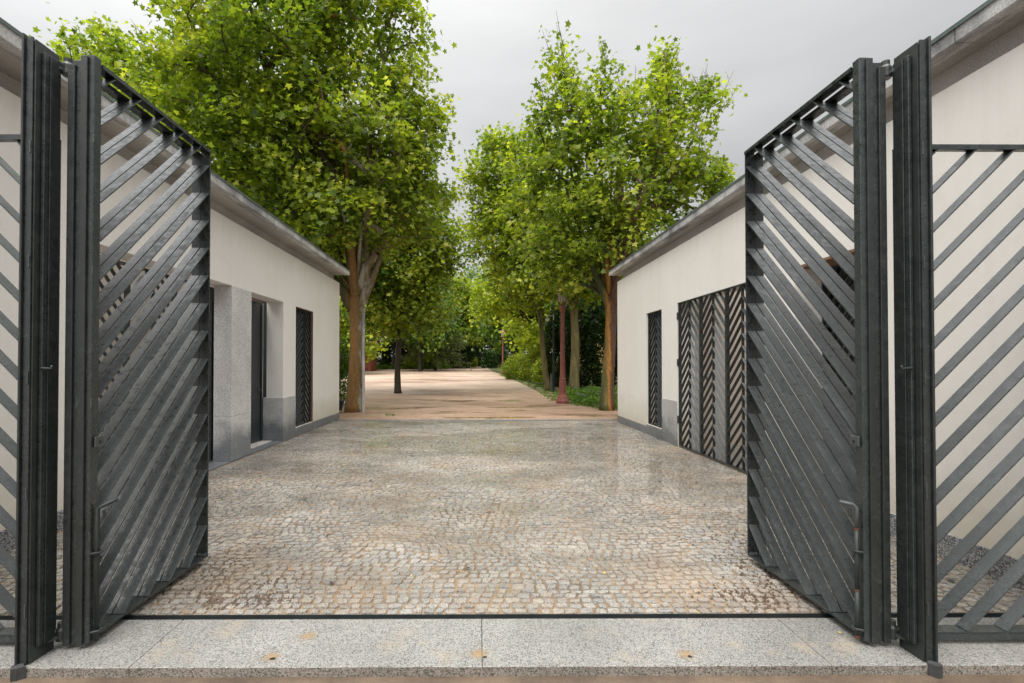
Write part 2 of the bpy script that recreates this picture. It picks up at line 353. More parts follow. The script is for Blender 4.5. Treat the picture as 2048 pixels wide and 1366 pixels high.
# ================================================================== ground
def gz(y): return 0.0 if y < 17 else .0135 * (y - 17)
def sheet(name, outline_fn, mat, dz, ys):
    mb = MB(); nx = 8
    for i, y in enumerate(ys):
        a, b = outline_fn(y)
        for k in range(nx + 1): mb.v.append((a + (b - a) * k / nx, y, gz(y) + dz))
    for i in range(len(ys) - 1):
        for k in range(nx): q = i * (nx + 1) + k; mb.f.append((q, q + 1, q + nx + 2, q + nx + 1))
    return mb.build(name, mat)
tag(sheet('ground', lambda y: (-400, 400), 'soil', -.035, [2.62, 5, 10, 14, 17, 30, 60, 110, 200, 900]), kind='structure')
def road(): 
    mb = MB(); ys = [2.625, 1, -4, -30]; vs = []
    mb.add([(-60, 2.574, -.052), (60, 2.574, -.052), (60, -30, -.052), (-60, -30, -.052)], [(3, 2, 1, 0)])
    return mb.build('street', 'street')
tag(road(), kind='structure')
EDGE_R = [(13.8, 4.6), (16.2, 4.9), (17.2, 4.3), (19, 3.75), (22, 3.9), (27, 3.75), (34, 3.6), (42, 2.9), (49, 2.35), (60, 1.9), (80, 1.5), (95, 1.0)]
EDGE_L = [(13.8, -5.0), (18, -6.5), (25, -9.0), (40, -13), (60, -15), (73, -13), (80, -6), (95, -1.8)]
def itp(T, y):
    return float(np.interp(y, [a for a, _ in T], [b for _, b in T]))
ys = list(np.concatenate([np.arange(13.9, 30, .5), np.arange(30, 93, 2)]))
wob = lambda y, s: .16 * math.sin(y * 1.7 + s) + .10 * math.sin(y * 4.1 + s * 2)
path = tag(sheet('sand_path', lambda y: (itp(EDGE_L, y) + wob(y, 1), itp(EDGE_R, y) + wob(y, 4)), 'path', -.006, ys), kind='structure')

# forecourt: bed of sand + setts, rows wavering in shallow arcs
XL, XR, Y0, Y1 = -4.44, 3.86, 3.105, 13.62
bed = MB().add([(XL - 2.2, Y0, -.012), (6.4, Y0, -.012), (6.4, 13.79, -.012), (XL - 2.2, 13.79, -.012)], [(0, 1, 2, 3)]).build('cobbled_forecourt', 'joint')
tag(bed, kind='structure')
def warp(u, v):
    a = np.clip((v - 3.3) / .8, 0, 1)
    w = .035 * np.cos(2 * np.pi * (u + .8 * np.sin(v * .9)) / 1.55) + .04 * np.sin(u * 1.1 + v * .8) + .03 * np.sin(v * 2.3 + u * 2.7)
    du = .06 * np.sin(v * 2.1 + u) + .035 * np.sin(v * 5.3 + u * 1.7)
    return u + a * du, v + a * w
quads = []
v = Y0 + .012
while v < Y1 + .1:
    ph = random.uniform(.062, .079); u = XL + random.uniform(-.08, 0)
    while u < XR:
        w = random.uniform(.060, .102); quads.append((u, min(u + w, XR + .02), v, v + ph)); u += w
    v += ph
Q = np.array(quads)
def sett_verts(Q):
    n = len(Q); j = lambda s: rng.normal(0, s, n)
    g = rng.uniform(.0045, .0095, n)
    cx = [Q[:, 0] + g, Q[:, 1] - g, Q[:, 1] - g, Q[:, 0] + g]; cy = [Q[:, 2] + g, Q[:, 2] + g, Q[:, 3] - g, Q[:, 3] - g]
    cor = []
    for i in range(4):
        x, y = warp(cx[i] + j(.0055), cy[i] + j(.005)); cor.append(np.stack([x, y], 1))
    ctr = sum(cor) / 4; tz = rng.normal(0, .0028, n); tx = rng.normal(0, .03, n); ty = rng.normal(0, .03, n)
    top, low = [], []
    for i in range(4):
        a, b, c = cor[i], cor[(i + 1) % 4], cor[(i - 1) % 4]
        k = rng.uniform(.07, .22, (n, 1)); k2 = rng.uniform(.07, .22, (n, 1))
        for p in (a + (c - a) * k2, a + (b - a) * k):
            q = ctr + (p - ctr) * .91
            dz = (q[:, 0] - ctr[:, 0]) * tx + (q[:, 1] - ctr[:, 1]) * ty
            top.append(np.concatenate([q, (tz + dz)[:, None]], 1)); low.append(np.concatenate([p, np.full((n, 1), -.0145)], 1))
            low[-1][:, :2] = ctr + (p - ctr) * 1.03
    mid = np.concatenate([ctr, (tz + .0008)[:, None]], 1)
    return np.stack(top + low + [mid], 1), ctr        # n,17,3
SV, SC = sett_verts(Q)
# keep inside the yard; leave the paved bay of the left building free
px_, py_ = proj(np.concatenate([SC, np.zeros((len(SC), 1))], 1))
ok = (SC[:, 1] < Y1) & (SC[:, 1] > Y0) & ~((SC[:, 0] < -3.97) & ((SC[:, 1] < 5.05) | (SC[:, 1] > 4.9))) & (SC[:, 0] < 3.83)
SV, SC, px_ = SV[ok], SC[ok], px_[ok]
faces = [(8 + i, 8 + (i + 1) % 8, (i + 1) % 8, i) for i in range(8)] ; tris = [(i, (i + 1) % 8, 16) for i in range(8)]
fcount = [4] * 8 + [3] * 8; fidx = np.array([a for f in faces for a in f] + [a for f in tris for a in f])
order = np.argsort(SC[:, 1] + np.where(np.abs(px_ - 960) > 1050, 50, 0) + np.where((SC[:, 0] < -2.05) | (SC[:, 0] > 2.05), 3, 0))
near = order[:300]; rest = order[300:]
nr = len(rest)
V = SV[rest].reshape(-1, 3); idx = (fidx[None, :] + 17 * np.arange(nr)[:, None]).ravel(); cnt = np.tile(fcount, nr)
o = bpy.data.objects.new('cobblestones', fastmesh('cobblestones', V, cnt, idx, 'sett')); link(o, bed); tag(o, kind='stuff')
o.data.polygons.foreach_set('use_smooth', [False] * len(o.data.polygons))
variants = [fastmesh('cobblestone', SV[i] - np.array([SC[i, 0], SC[i, 1], 0]), fcount, fidx, 'sett') for i in near]
for me_ in variants: me_.polygons.foreach_set('use_smooth', [False] * len(me_.polygons))
for q, i in enumerate(near):
    o = bpy.data.objects.new('cobblestone', variants[q]); o.location = (SC[i, 0], SC[i, 1], 0); link(o, bed)

# threshold of granite slabs, slot and street edge
thr = empty('granite_threshold', (0, 2.83, 0)); tag(thr, kind='structure')
jx = [-5.56, -3.70, -1.84, .02, 1.875, 3.73, 5.6]
for a, b in zip(jx[:-1], jx[1:]):
    mb = MB(); g = .0022
    pts = [(2.575, -.20), (2.575, -.004), (2.579, 0), (3.05, 0), (3.05, -.20)]
    nseg = 30; vs = []
    # front arris slightly worn
    for k in range(nseg + 1):
        x = a + g + (b - a - 2 * g) * k / nseg; w = random.uniform(-.0015, .0015)
        for i, (y, z) in enumerate(pts): vs.append((x, y - 2.83 + (w if i in (1, 2) else 0), z + (w * .7 if i == 1 else 0)))
    fs = [tuple(range(4, -1, -1))] + [tuple(nseg * 5 + i for i in range(5))]
    for k in range(nseg):
        for i in range(4): q = k * 5 + i; fs.append((q, q + 5, q + 6, q + 1)[::-1])
    mb.add(vs, fs); s_ = mb.build('paving_slab', ['slab_granite', 'slab_edge'], thr)
    me = s_.data
    for p_ in me.polygons:
        c_ = p_.center; n_ = p_.normal
        if abs(n_.z) < .5 and c_.y < -.2: p_.material_index = 1
MB().box(-6, 6, 2.58, 3.05, -.2, -.03).build('slab_bed', 'black_slot', thr, loc=(0, -2.83, 0)) if False else None
for x, y in ((-1.115, 2.645), (.035, 2.655), (1.155, 2.655)):
    mb = MB()
    n = 10; r0 = .013; ring = [(x + r0 * (1.5 if x < 0 else 1) * math.cos(k * .628) * random.uniform(.7, 1.2), y - 2.83 + r0 * .9 * math.sin(k * .628) * random.uniform(.7, 1.2), .0012) for k in range(n)]
    mb.add(ring, [tuple(range(n))]); mb.build('drill_hole', 'black_slot', thr)
    mb = MB(); n = 18; r0 = .05
    ring = [(x + r0 * math.cos(k * .349) * random.uniform(.5, 1.3), y - 2.83 + r0 * .8 * math.sin(k * .349) * random.uniform(.5, 1.3), .0006) for k in range(n)]
    t = None
tr = empty('gate_track', (0, 3.078, 0)); tag(tr, kind='structure')
MB().box(-4, 3.85, -.0265, .0265, -.06, -.028).build('track_bottom', 'black_slot', tr)
MB().box(-4, 3.85, -.027, -.022, -.028, .0015).build('track_edge', 'black_slot', tr)
MB().box(-4, 3.85, .0215, .026, -.028, .002).build('track_edge', 'bolt_steel', tr)
# rust halos are colour on the slabs: thin stains in the stone
tH = NT('rust_stain'); pp = tH.pos(obj=True); dd = tH.n('ShaderNodeVectorMath', {0: pp}, operation='LENGTH').outputs['Value']
al = tH.math('MULTIPLY', tH.map(tH.math('ADD', dd, tH.math('MULTIPLY', tH.noise(14, pp, 5, .7), .09)), .045, .105, 1, 0), .6)
tH.bsdf((.44, .29, .13), .7, Alpha=al); M['rust_stain'] = tH.m
for x, y in ((-1.13, 2.66), (.0, 2.68), (1.14, 2.67), (-1.0, 2.86)):
    MB().add([(-.1, -.075, 0), (.1, -.075, 0), (.1, .09, 0), (-.1, .09, 0)], [(0, 1, 2, 3)]).build('rust_stain', 'rust_stain', thr, loc=(x, y - 2.83, .0005))
kerb = empty('edging_kerb', (0, 13.72, 0)); tag(kerb, kind='structure')
x = -4.0
while x < 3.8:
    w = random.uniform(.9, 1.05); MB().bbox(x + .003, min(x + w, 3.86) - .003, -.065, .065, -.1, .012 + random.uniform(-.002, .002), .006).build('kerb_stone', 'wall_granite', kerb); x += w

# ================================================================== puddles
def puddle(cx, cy, rx, ry, z, label, seed, mat='water', cat='puddle'):
    r = random.Random(seed); n = 40; ph = [r.uniform(0, 6.28) for _ in range(5)]; vs = []
    for k in range(n):
        t_ = 2 * math.pi * k / n; m = 1 + sum(.22 / (i + 1) * math.sin((i + 2) * t_ + ph[i]) for i in range(5)); vs.append((rx * m * math.cos(t_), ry * m * math.sin(t_), 0))
    o = MB().add(vs, [tuple(range(n))]).build('puddle', mat, loc=(cx, cy, z)); tag(o, label, cat, 'rain puddles'); return o
puddle(.35, 14.35, 1.25, .24, -.002, 'long shallow puddle on the sand just past the kerb of the setts', 1)
puddle(1.0, 17.6, .75, .16, gz(17.6) + 0, 'thin puddle on the sand to the left of the red lamp post', 2)
puddle(-1.2, 15.6, .5, .07, -.0035, 'small sliver of water on the sand left of the long puddle', 8)
puddle(2.2, 21.5, .5, .13, gz(21.5), 'small puddle in the sand at the right, before the camera pole', 9)
puddle(1.6, 24.5, .8, .2, gz(24.5), 'narrow puddle in the sand far up the path', 7)

# ================================================================== buildings
def wall_cells(xs, ys, zs, solid):
    mb = MB(); nx, ny, nz_ = len(xs) - 1, len(ys) - 1, len(zs) - 1
    def S_(i, j, k): return 0 <= i < nx and 0 <= j < ny and 0 <= k < nz_ and solid((xs[i] + xs[i + 1]) / 2, (ys[j] + ys[j + 1]) / 2, (zs[k] + zs[k + 1]) / 2)
    for i in range(nx):
        for j in range(ny):
            for k in range(nz_):
                if not S_(i, j, k): continue
                a, b, c, d, e, f = xs[i], xs[i + 1], ys[j], ys[j + 1], zs[k], zs[k + 1]
                if not S_(i - 1, j, k): mb.add([(a, c, e), (a, d, e), (a, d, f), (a, c, f)], [(3, 2, 1, 0)])
                if not S_(i + 1, j, k): mb.add([(b, c, e), (b, d, e), (b, d, f), (b, c, f)], [(0, 1, 2, 3)])
                if not S_(i, j - 1, k): mb.add([(a, c, e), (b, c, e), (b, c, f), (a, c, f)], [(0, 1, 2, 3)])
                if not S_(i, j + 1, k): mb.add([(a, d, e), (b, d, e), (b, d, f), (a, d, f)], [(3, 2, 1, 0)])
                if not S_(i, j, k - 1): mb.add([(a, c, e), (b, c, e), (b, d, e), (a, d, e)], [(3, 2, 1, 0)])
                if not S_(i, j, k + 1): mb.add([(a, c, f), (b, c, f), (b, d, f), (a, d, f)], [(0, 1, 2, 3)])
    return mb
def facade(bld, sx, X, ya, yb, ztop, ops, mat='stucco', th=.34):
    """ops: (y0,y1,z0,z1); sx = side sign; the wall thickens away from the yard"""
    xs = sorted([sx * X, sx * (X + th)]); ys_ = sorted({ya, yb, *[v for o in ops for v in o[:2]]}); zs = sorted({-.1, ztop, *[max(v, -.1) for o in ops for v in o[2:]]})
    def sol(x, y, z): return not any(o[0] < y < o[1] and o[2] < z < o[3] for o in ops)
    return wall_cells(xs, ys_, zs, sol).build('wall', mat, bld)
slat_cache = {}
def slat_obj(parent, name, p, q, xa, xb, th, mat):
    """flat bar in a plane of constant x (depth xa..xb) from p=(y,z) to q"""
    dy, dz = q[0] - p[0], q[1] - p[1]; L = math.hypot(dy, dz)
    if L < .02: return
    ang = math.atan2(dz, dy); key = (round(L, 3), round(xb - xa, 4), th, mat)
    me = slat_cache.get(key)
    if me is None:
        w = (xb - xa) / 2; me = MB().box(-w, w, 0, L, -th / 2, th / 2).mesh(name, mat); slat_cache[key] = me
    o = bpy.data.objects.new(name, me); o.location = ((xa + xb) / 2, p[0], p[1]); o.rotation_euler = (ang, 0, 0); link(o, parent)
def clip45(y0, y1, z0, z1, c, s):
    """segment of z = s*y + c inside the rectangle"""
    ya, yb = y0, y1
    lo, hi = sorted(((z0 - c) / s, (z1 - c) / s)); ya, yb = max(ya, lo), min(yb, hi)
    return None if yb - ya < .012 else ((ya, s * ya + c), (yb, s * yb + c))
def chevron(parent, name, xa, xb, y0, y1, z0, z1, n=1, P=.182, mat='steel_slat', ft=.014, slope=1.0, cth=.02):
    xa, xb = min(xa, xb), max(xa, xb)
    g = empty(name, ((xa + xb) / 2, y0, z0)); g.parent = parent
    off = Vector(g.location)
    def B(mb, nm, m='steel'):
        mb.v = [tuple(Vector(v_) - off) for v_ in mb.v]; return mb.build(nm, m, g)
    W_ = (y1 - y0) / n
    B(MB().box(xa - .004, xb + .004, y0, y1, z1 - ft, z1), 'frame_head'); B(MB().box(xa - .004, xb + .004, y0, y1, z0, z0 + ft), 'frame_foot')
    for k in range(n):
        a, b = y0 + k * W_, y0 + (k + 1) * W_; c = (a + b) / 2
        B(MB().box(xa, xb, a + .001, a + .001 + ft * 1.6, z0 + ft, z1 - ft), 'stile'); B(MB().box(xa, xb, b - .001 - ft * 1.6, b - .001, z0 + ft, z1 - ft), 'stile')
        B(MB().box(xa + .006, xb - .006, c - ft / 2, c + ft / 2, z0 + ft, z1 - ft), 'centre_bar')
        zz = z0 - W_
        while zz < z1 + W_:
            for (q0, q1, s) in ((a + .001 + ft * 1.6, c - ft / 2, slope), (c + ft / 2, b - .001 - ft * 1.6, -slope)):
                y_ref = c - ft / 2 if s > 0 else c + ft / 2
                sg = clip45(q0, q1, z0 + ft, z1 - ft, zz - s * y_ref + W_ / 2 * 0, s)
                if sg:
                    p, q = sg; slat_obj(g, 'slat', (p[0] - off.y, p[1] - off.z), (q[0] - off.y, q[1] - off.z), xa + .002 - off.x, xb - .002 - off.x, .007, mat)
            zz += P
    return g
def eave(bld, sx, fx, back, ya, yb, zs):
    """stone roof slab: soffit pieces, fascia blocks, metal flashing"""
    y = ya
    while y < yb - .05:
        L = min(1.42, yb - y)
        if yb - (y + L) < .4: L = yb - y
        MB().bbox(sx * fx, sx * (fx + .14), y + .003, y + L - .003, zs, zs + .125, .004).build('fascia_block', 'fascia', bld)
        MB().box(sx * (fx + .141), sx * back, y + .002, y + L - .002, zs + .004, zs + .115).build('soffit_slab', 'soffit', bld)
        y += L
    mb = MB(); mb.box(sx * (fx - .012), sx * back, ya - .01, yb + .012, zs + .127, zs + .139); mb.box(sx * (fx - .012), sx * (fx - .008), ya - .01, yb + .012, zs + .105, zs + .127)
    mb.build('roof_flashing', 'flashing', bld)
def stones(bld, sx, xf, th, y0, y1, z0, z1, mat, L=1.1, name='plinth_stone'):
    n = max(1, round((y1 - y0) / L)); w = (y1 - y0) / n
    for k in range(n):
        MB().bbox(sx * xf, sx * (xf + th), y0 + k * w + .0015, y0 + (k + 1) * w - .0015, z0, z1, .003).build(name, mat, bld)
def building(sx, X, yb, ztop, zs, ops, label, tip, far_end):
    b = empty('gatehouse', (0, 0, 0)); tag(b, label, 'building')
    facade(b, sx, X, 2.55, yb, ztop, ops)
    # recessed band under the eave
    MB().box(sx * (X + .13), sx * (X + .34), 2.5, yb - .13, ztop + .002, zs + .002).build('eave_band', 'soffit', b)
    eave(b, sx, 3.71, X + .62, 2.3, tip, zs)
    # end wall, back wall, and the far wing roof
    e = MB().box(sx * (X + .342), sx * (X + 4.2), yb - .3, yb, -.1, ztop); e.build('end_wall', 'stucco', b)
    MB().box(sx * (X + 3.86), sx * (X + 4.2), 2.55, yb - .302, -.1, ztop).build('back_wall', 'stucco', b)
    MB().box(sx * (X + 2.2), sx * (X + 2.35), 2.6, yb - .302, -.1, ztop - .002).build('passage_wall', 'plaster', b)
    MB().box(sx * (X + 2.2), sx * (X + 4.3), 2.4, tip, ztop + .004, ztop + .2).build('roof', 'flashing', b)
    MB().box(sx * (X + .344), sx * (X + 2.2), 2.55, 2.75, -.1, ztop - .004).build('end_wall', 'stucco', b)
    return b
LX, RX = 4.02, 3.86
left_ops = [(5.05, 9.97, -.2, 2.87), (10.65, 11.78, .19, 2.86)]
LB = building(-1, LX, 13.98, 3.93, 4.14, left_ops, 'white rendered gatehouse on the left, with a granite pillar in its doorway', 13.92, True)
right_ops = [(4.85, 5.87, -.2, 2.78), (6.65, 9.36, -.2, 2.775), (10.16, 11.10, .22, 2.75)]
RB = building(1, RX, 13.40, 3.87, 4.10, right_ops, 'white rendered gatehouse on the right, with wide herringbone yard gates', 13.72, True)
# plinths 1 cm proud of the render
for a, b_ in ((2.56, 5.045), (11.79, 13.99)): stones(LB, -1, LX - .010, .05, a, b_, -.1, .19, 'dark_plinth' if a < 5 else 'wall_granite')
stones(LB, -1, LX - .010, .05, 10.655, 11.775, -.1, .185, 'wall_granite')
stones(LB, -1, LX - .010, .415, 9.958, 10.645, -.1, .90, 'wall_granite', 2.0, 'dado_stone')
for a, b_ in ((2.56, 4.845), (5.875, 6.645)): stones(RB, 1, RX - .010, .05, a, b_, -.1, .20, 'dark_plinth')
stones(RB, 1, RX - .010, .05, 10.165, 11.095, -.1, .215, 'wall_granite'); stones(RB, 1, RX - .010, .05, 11.105, 13.41, -.1, .17, 'wall_granite')
stones(RB, 1, RX - .010, .05, 9.365, 10.155, -.1, .87, 'wall_granite', 2.0, 'dado_stone')
# left doorway bay
MB().box(-LX + .0, -6.2, 5.06, 9.955, -.09, .012).build('doorway_paving', 'wall_granite', LB)
pil = MB().bbox(-4.305, -4.012, 7.88, 8.56, .012, .74, .004).build('pillar_stone', 'pillar_granite', LB)
MB().bbox(-4.305, -4.012, 7.88, 8.56, .743, 2.868, .004).build('pillar_stone', 'pillar_granite', LB)
dr = empty('door', (-4.43, 8.58, .012), parent=LB)
mb = MB(); mb.box(-.06, 0, 0, .05, 0, 2.83); mb.box(-.06, 0, 1.32, 1.37, 0, 2.83); mb.box(-.06, 0, .05, 1.32, 2.77, 2.83); mb.build('door_frame', 'door_dark', dr)
MB().bbox(-.055, -.018, .06, 1.31, .015, 2.76, .004).build('door_panel', 'door_dark', dr)
for k in range(15): MB().tube([(-.019, .17, .15 + k * .18), (-.008, .17, .15 + k * .18)], .009, 6).build('rivet', 'steel_post', dr)
mb = MB(); mb.tube([(-.018, 1.22, 1.05), (.03, 1.22, 1.05), (.03, 1.12, 1.05)], .010, 8); mb.bbox(-.018, -.008, 1.20, 1.24, .96, 1.14, .002); mb.build('handle', 'zinc', dr)
MB().box(-.10, .2, .05, 1.36, -.008, .012).build('threshold', 'threshold', dr)
MB().box(-4.44, -4.50, 5.06, 9.955, 2.842, 2.872).build('lintel_trim', 'brown_trim', LB)
MB().box(-4.432, -4.6, 9.955, 9.97, .9, 2.84).build('jamb_trim', 'stucco', LB)
MB().box(-4.38, -4.49, 7.91, 8.578, .013, 2.84).build('door_side_panel', 'steel_post', LB)
chevron(LB, 'yard_gate', -4.33, -4.38, 5.07, 7.875, .03, 2.84, n=3, P=.182)
MB().box(-4.325, -4.318, 7.60, 7.74, 1.32, 1.55).build('notice_plate', 'orange', LB)
chevron(LB, 'window_grille', -4.06, -4.11, 10.67, 11.76, .20, 2.85, n=1, P=.165)
MB().box(-4.2, -4.215, 10.66, 11.77, .195, 2.855).build('window_pane', 'glass', LB)
MB().box(-4.024, -4.06, 10.66, 10.668, .2, 2.85).box(-4.024, -4.06, 11.762, 11.77, .2, 2.85).box(-4.024, -4.06, 10.668, 11.762, 2.848, 2.856).build('window_frame', 'brown_trim', LB)
MB().box(-4.37, -6.1, 10.3, 12.2, -.05, 3.2).build('dark_room_box', 'pole_black', LB)  # solid black box; the unlit room's darkness is only its colour
# right openings
yg = chevron(RB, 'yard_gate', 3.872, 3.925, 6.66, 9.345, .025, 2.765, n=3, P=.182)
for z in (.45, 1.55, 2.45): MB().tube([(3.858, 9.352, z), (3.858, 9.352, z + .14)], .014, 8).build('hinge', 'steel_post', RB)
mb = MB().tube([(3.86, 8.10, 1.42), (3.83, 8.10, 1.42), (3.83, 8.10, 1.32)], .011, 8); mb.build('gate_handle', 'steel_post', RB)
MB().box(3.865, 3.91, 6.645, 9.365, 2.766, 2.79).build('gate_lintel_trim', 'flashing', RB)
chevron(RB, 'window_grille', 3.895, 3.945, 10.17, 11.09, .225, 2.745, n=1, P=.165)
MB().box(4.05, 4.065, 10.165, 11.095, .222, 2.748).build('window_pane', 'glass', RB)
MB().box(4.21, 5.9, 9.9, 11.6, -.05, 3.2).build('dark_room_box', 'pole_black', RB)  # interior darkness painted as a solid black box
chevron(RB, 'window_grille', 4.18, 4.23, 4.86, 5.86, .02, 2.77, n=1, P=.182)
MB().box(3.862, 4.2, 4.85, 5.87, 2.752, 2.782).build('lintel_trim', 'brown_trim', RB)
MB().box(4.30, 4.315, 4.855, 5.865, .0, 2.775).build('window_pane', 'glass', RB)
MB().box(4.32, 5.6, 4.6, 6.1, -.05, 3.0).build('dark_room_box', 'pole_black', RB)  # black box again, its colour standing for the dark interior
MB().box(3.862, 6.1, 6.66, 9.35, -.09, -.004).build('passage_paving', 'slab_edge', RB)
MB().box(4.05, 6.0, 6.2, 6.5, -.05, 3.84).build('passage_wall', 'plaster', RB); MB().box(4.21, 6.0, 9.5, 9.8, -.05, 3.84).build('passage_wall', 'plaster', RB)

# ================================================================== main folding gates
PITCH = .2235; ZB, ZT = .06, 3.345
def main_gate(sx, label):
    g = empty('folding_gate', (sx * 2.36, 2.74, 0)); tag(g, label, 'gate', 'pair of open folding gates')
    off = Vector(g.location)
    def B(mb, nm, par, m='steel', **k):
        mb.v = [tuple(Vector(v_) - off) for v_ in mb.v]; return mb.build(nm, m, par, **k)
    for li, (a, b) in enumerate(((2.178, 2.250), (2.254, 2.322))):
        leaf = empty('gate_leaf', (0, 0, 0), parent=g)
        y0, y1 = 2.74, 3.925
        # near stile: flat tube with a cover flange facing the viewer, far stile and rails: flat bars
        zt = ZT if li == 0 else ZT - .03
        mb = MB(); mb.bbox(sx * (a + .004), sx * (b - .012), y0, y0 + .052, ZB - .03, zt + .012, .003)
        B(mb, 'near_stile', leaf, 'steel')
        mb = MB(); mb.bbox(sx * (a + (.036 if li == 0 else .030)), sx * (b + .001), y0 - .014, y0 - .001, ZB - .036, zt - .02 if li else zt + .0, .002); B(mb, 'cover_strip', leaf, 'steel_post')
        B(MB().box(sx * a, sx * b, y1 - .012, y1, ZB, zt - .03), 'far_stile', leaf)
        B(MB().box(sx * a, sx * b, y0 + .053, y1, ZB - .012, ZB - .001), 'bottom_rail', leaf)
        B(MB().box(sx * a, sx * b, y0 + .053, y1, zt - .029, zt - .018), 'top_rail', leaf)
        B(MB().box(sx * (a - .003), sx * (a + .004), y0 + .053, y1 + .004, zt - .036, zt - .012), 'rail_lip', leaf)
        c = -.486 + 5 * PITCH
        while c > -4.2:
            sg = clip45(y0 + .053, y1 - .012, ZB, zt - .03, c, 1.0)
            if sg:
                p, q = sg; slat_obj(leaf, 'slat', (p[0] - off.y, p[1] - off.z), (q[0] - off.y, q[1] - off.z), min(sx * (a + .003), sx * (b - .003)) - off.x, max(sx * (a + .003), sx * (b - .003)) - off.x, .008, 'steel_slat')
            c -= PITCH
        if li == 0:
            # drop bolt on the yard-side face, its keepers, and the lock plate
            xx = sx * (a - .014)
            yb_ = y0 + .03
            if sx > 0:
                B(MB().tube([(xx, yb_, .05), (xx, yb_, .30)], .0115, 10), 'drop_bolt', leaf, 'bolt_steel', smooth=True)
                for z0_, z1_ in ((.30, .312), (.645, .66), (.03, .05)): B(MB().tube([(xx, yb_, z0_), (xx, yb_, z1_)], .0125, 10), 'rust_band', leaf, 'rust')
                B(MB().tube([(xx, yb_, .312), (xx, yb_, .645)], .0115, 10), 'drop_bolt', leaf, 'bolt_steel', smooth=True)
                B(MB().tube([(xx, yb_, .66), (xx, yb_, .775), (xx - .01, yb_ + .012, .79), (xx - .075, yb_ + .03, .80)], .0115, 10), 'bolt_handle', leaf, 'zinc', smooth=True)
            else:
                B(MB().tube([(xx, yb_, .03), (xx, yb_, .775), (xx + .01, yb_ + .01, .785), (xx + .085, yb_ + .03, .82)], .0115, 10), 'drop_bolt', leaf, 'bolt_steel', smooth=True)
            for z in (.09, .53):
                B(MB().tube([(sx * a, yb_ - .03, z), (xx - sx * .016, yb_ - .012, z), (xx - sx * .018, yb_ + .015, z), (sx * a, yb_ + .03, z)], .006, 6), 'bolt_keeper', leaf, 'bolt_steel')
            B(MB().tube([(xx - sx * .03, yb_ + .01, .72), (xx - sx * .03, yb_ + .01, .765)], .008, 6), 'bolt_stop', leaf, 'steel_post')
            B(MB().bbox(sx * (a - .012), sx * (a - .003), y0 + .012, y0 + .075, 1.125, 1.185, .002), 'lock_plate', leaf, 'zinc')
            B(MB().tube([(sx * (a - .014), y0 + .045, 1.152), (sx * (a - .011), y0 + .045, 1.152)], .009, 10), 'keyhole', leaf, 'black_slot')
            B(MB().tube([(sx * (a - .02), y0 + .06, .49), (sx * (a - .003), y0 + .06, .49)], .007, 8), 'bolt_head', leaf, 'zinc')
        for z in (.6, 1.35, 2.1, 2.85):
            B(MB().bbox(sx * (a + .0), sx * (a + .008) , y0 - .006, y0 - .001, z, z + .05, .001), 'shim', leaf, 'steel_slat')
    # pivots and arms
    for z in (.075, 3.27):
        arm = MB(); arm.prism([(sx * 2.325, 2.76), (sx * 2.325, 2.80), (sx * 2.385, 2.80), (sx * 2.40, 2.70), (sx * 2.37, 2.69)], 2, z - .012, z + .006); B(arm, 'pivot_arm', g, 'steel_post')
        B(MB().lathe([(.026, z - .03), (.030, z - .02), (.030, z + .03), (.022, z + .045), (.022, z + .07)], 14, (sx * 2.345, 2.755)), 'pivot_sleeve', g, 'steel_post', smooth=False)
    return g
main_gate(-1, 'left folding gate of dark steel diagonal slats, swung open into the yard')
main_gate(1, 'right folding gate of dark steel diagonal slats, with a rusty drop bolt')
def gate_post(sx, label):
    g = empty('gate_post', (sx * 2.40, 2.62, 0)); tag(g, label, 'post', 'steel posts carrying the gates'); off = Vector(g.location)
    def B(mb, nm, m='steel_post', **k):
        mb.v = [tuple(Vector(v_) - off) for v_ in mb.v]; return mb.build(nm, m, g, **k)
    B(MB().box(sx * 2.386, sx * 2.394, 2.60, 2.745, -.01, 3.35), 'web_plate')
    B(MB().bbox(sx * 2.396, sx * 2.432, 2.592, 2.602, .0, 3.36, .001), 'front_flange', 'steel')
    B(MB().bbox(sx * 2.434, sx * 2.446, 2.578, 2.69, .0, 3.372, .002), 'outer_flange')
    B(MB().box(sx * 2.396, sx * 2.433, 2.604, 2.76, .0, 3.33), 'core')
    B(MB().bbox(sx * 2.366, sx * 2.384, 2.632, 2.725, .075, 3.30, .003), 'door_stop', 'steel')
    B(MB().bbox(sx * 2.358, sx * 2.3655, 2.66, 2.725, .075, 3.30, .002), 'stop_face')
    for z in [.25 + .62 * k for k in range(5)]: B(MB().bbox(sx * 2.400, sx * 2.408, 2.588, 2.5915, z, z + .07, .001), 'weld_plate', 'steel_slat')
    B(MB().tube([(sx * 2.365, 2.634, 1.575), (sx * 2.355, 2.618, 1.575), (sx * 2.322, 2.64, 1.572), (sx * 2.318, 2.64, 1.59)], .007, 8), 'latch_lug', 'bolt_steel', smooth=True)
    # lump of mortar at the slab's edge
    mb = MB(); rr = random.Random(3 + sx); pr = []
    for k in range(10):
        a = k * .628; pr.append((sx * 2.418 + .034 * math.cos(a) * rr.uniform(.7, 1.25), 2.570 + .024 * math.sin(a) * rr.uniform(.7, 1.3)))
    mb.prism(pr, 2, -.052, .012); B(mb, 'mortar_foot', 'mortar')
    return g
gate_post(-1, 'dark steel post at the left edge, between fixed panel and open gate')
gate_post(1, 'dark steel post at the right edge, between fixed panel and open gate')
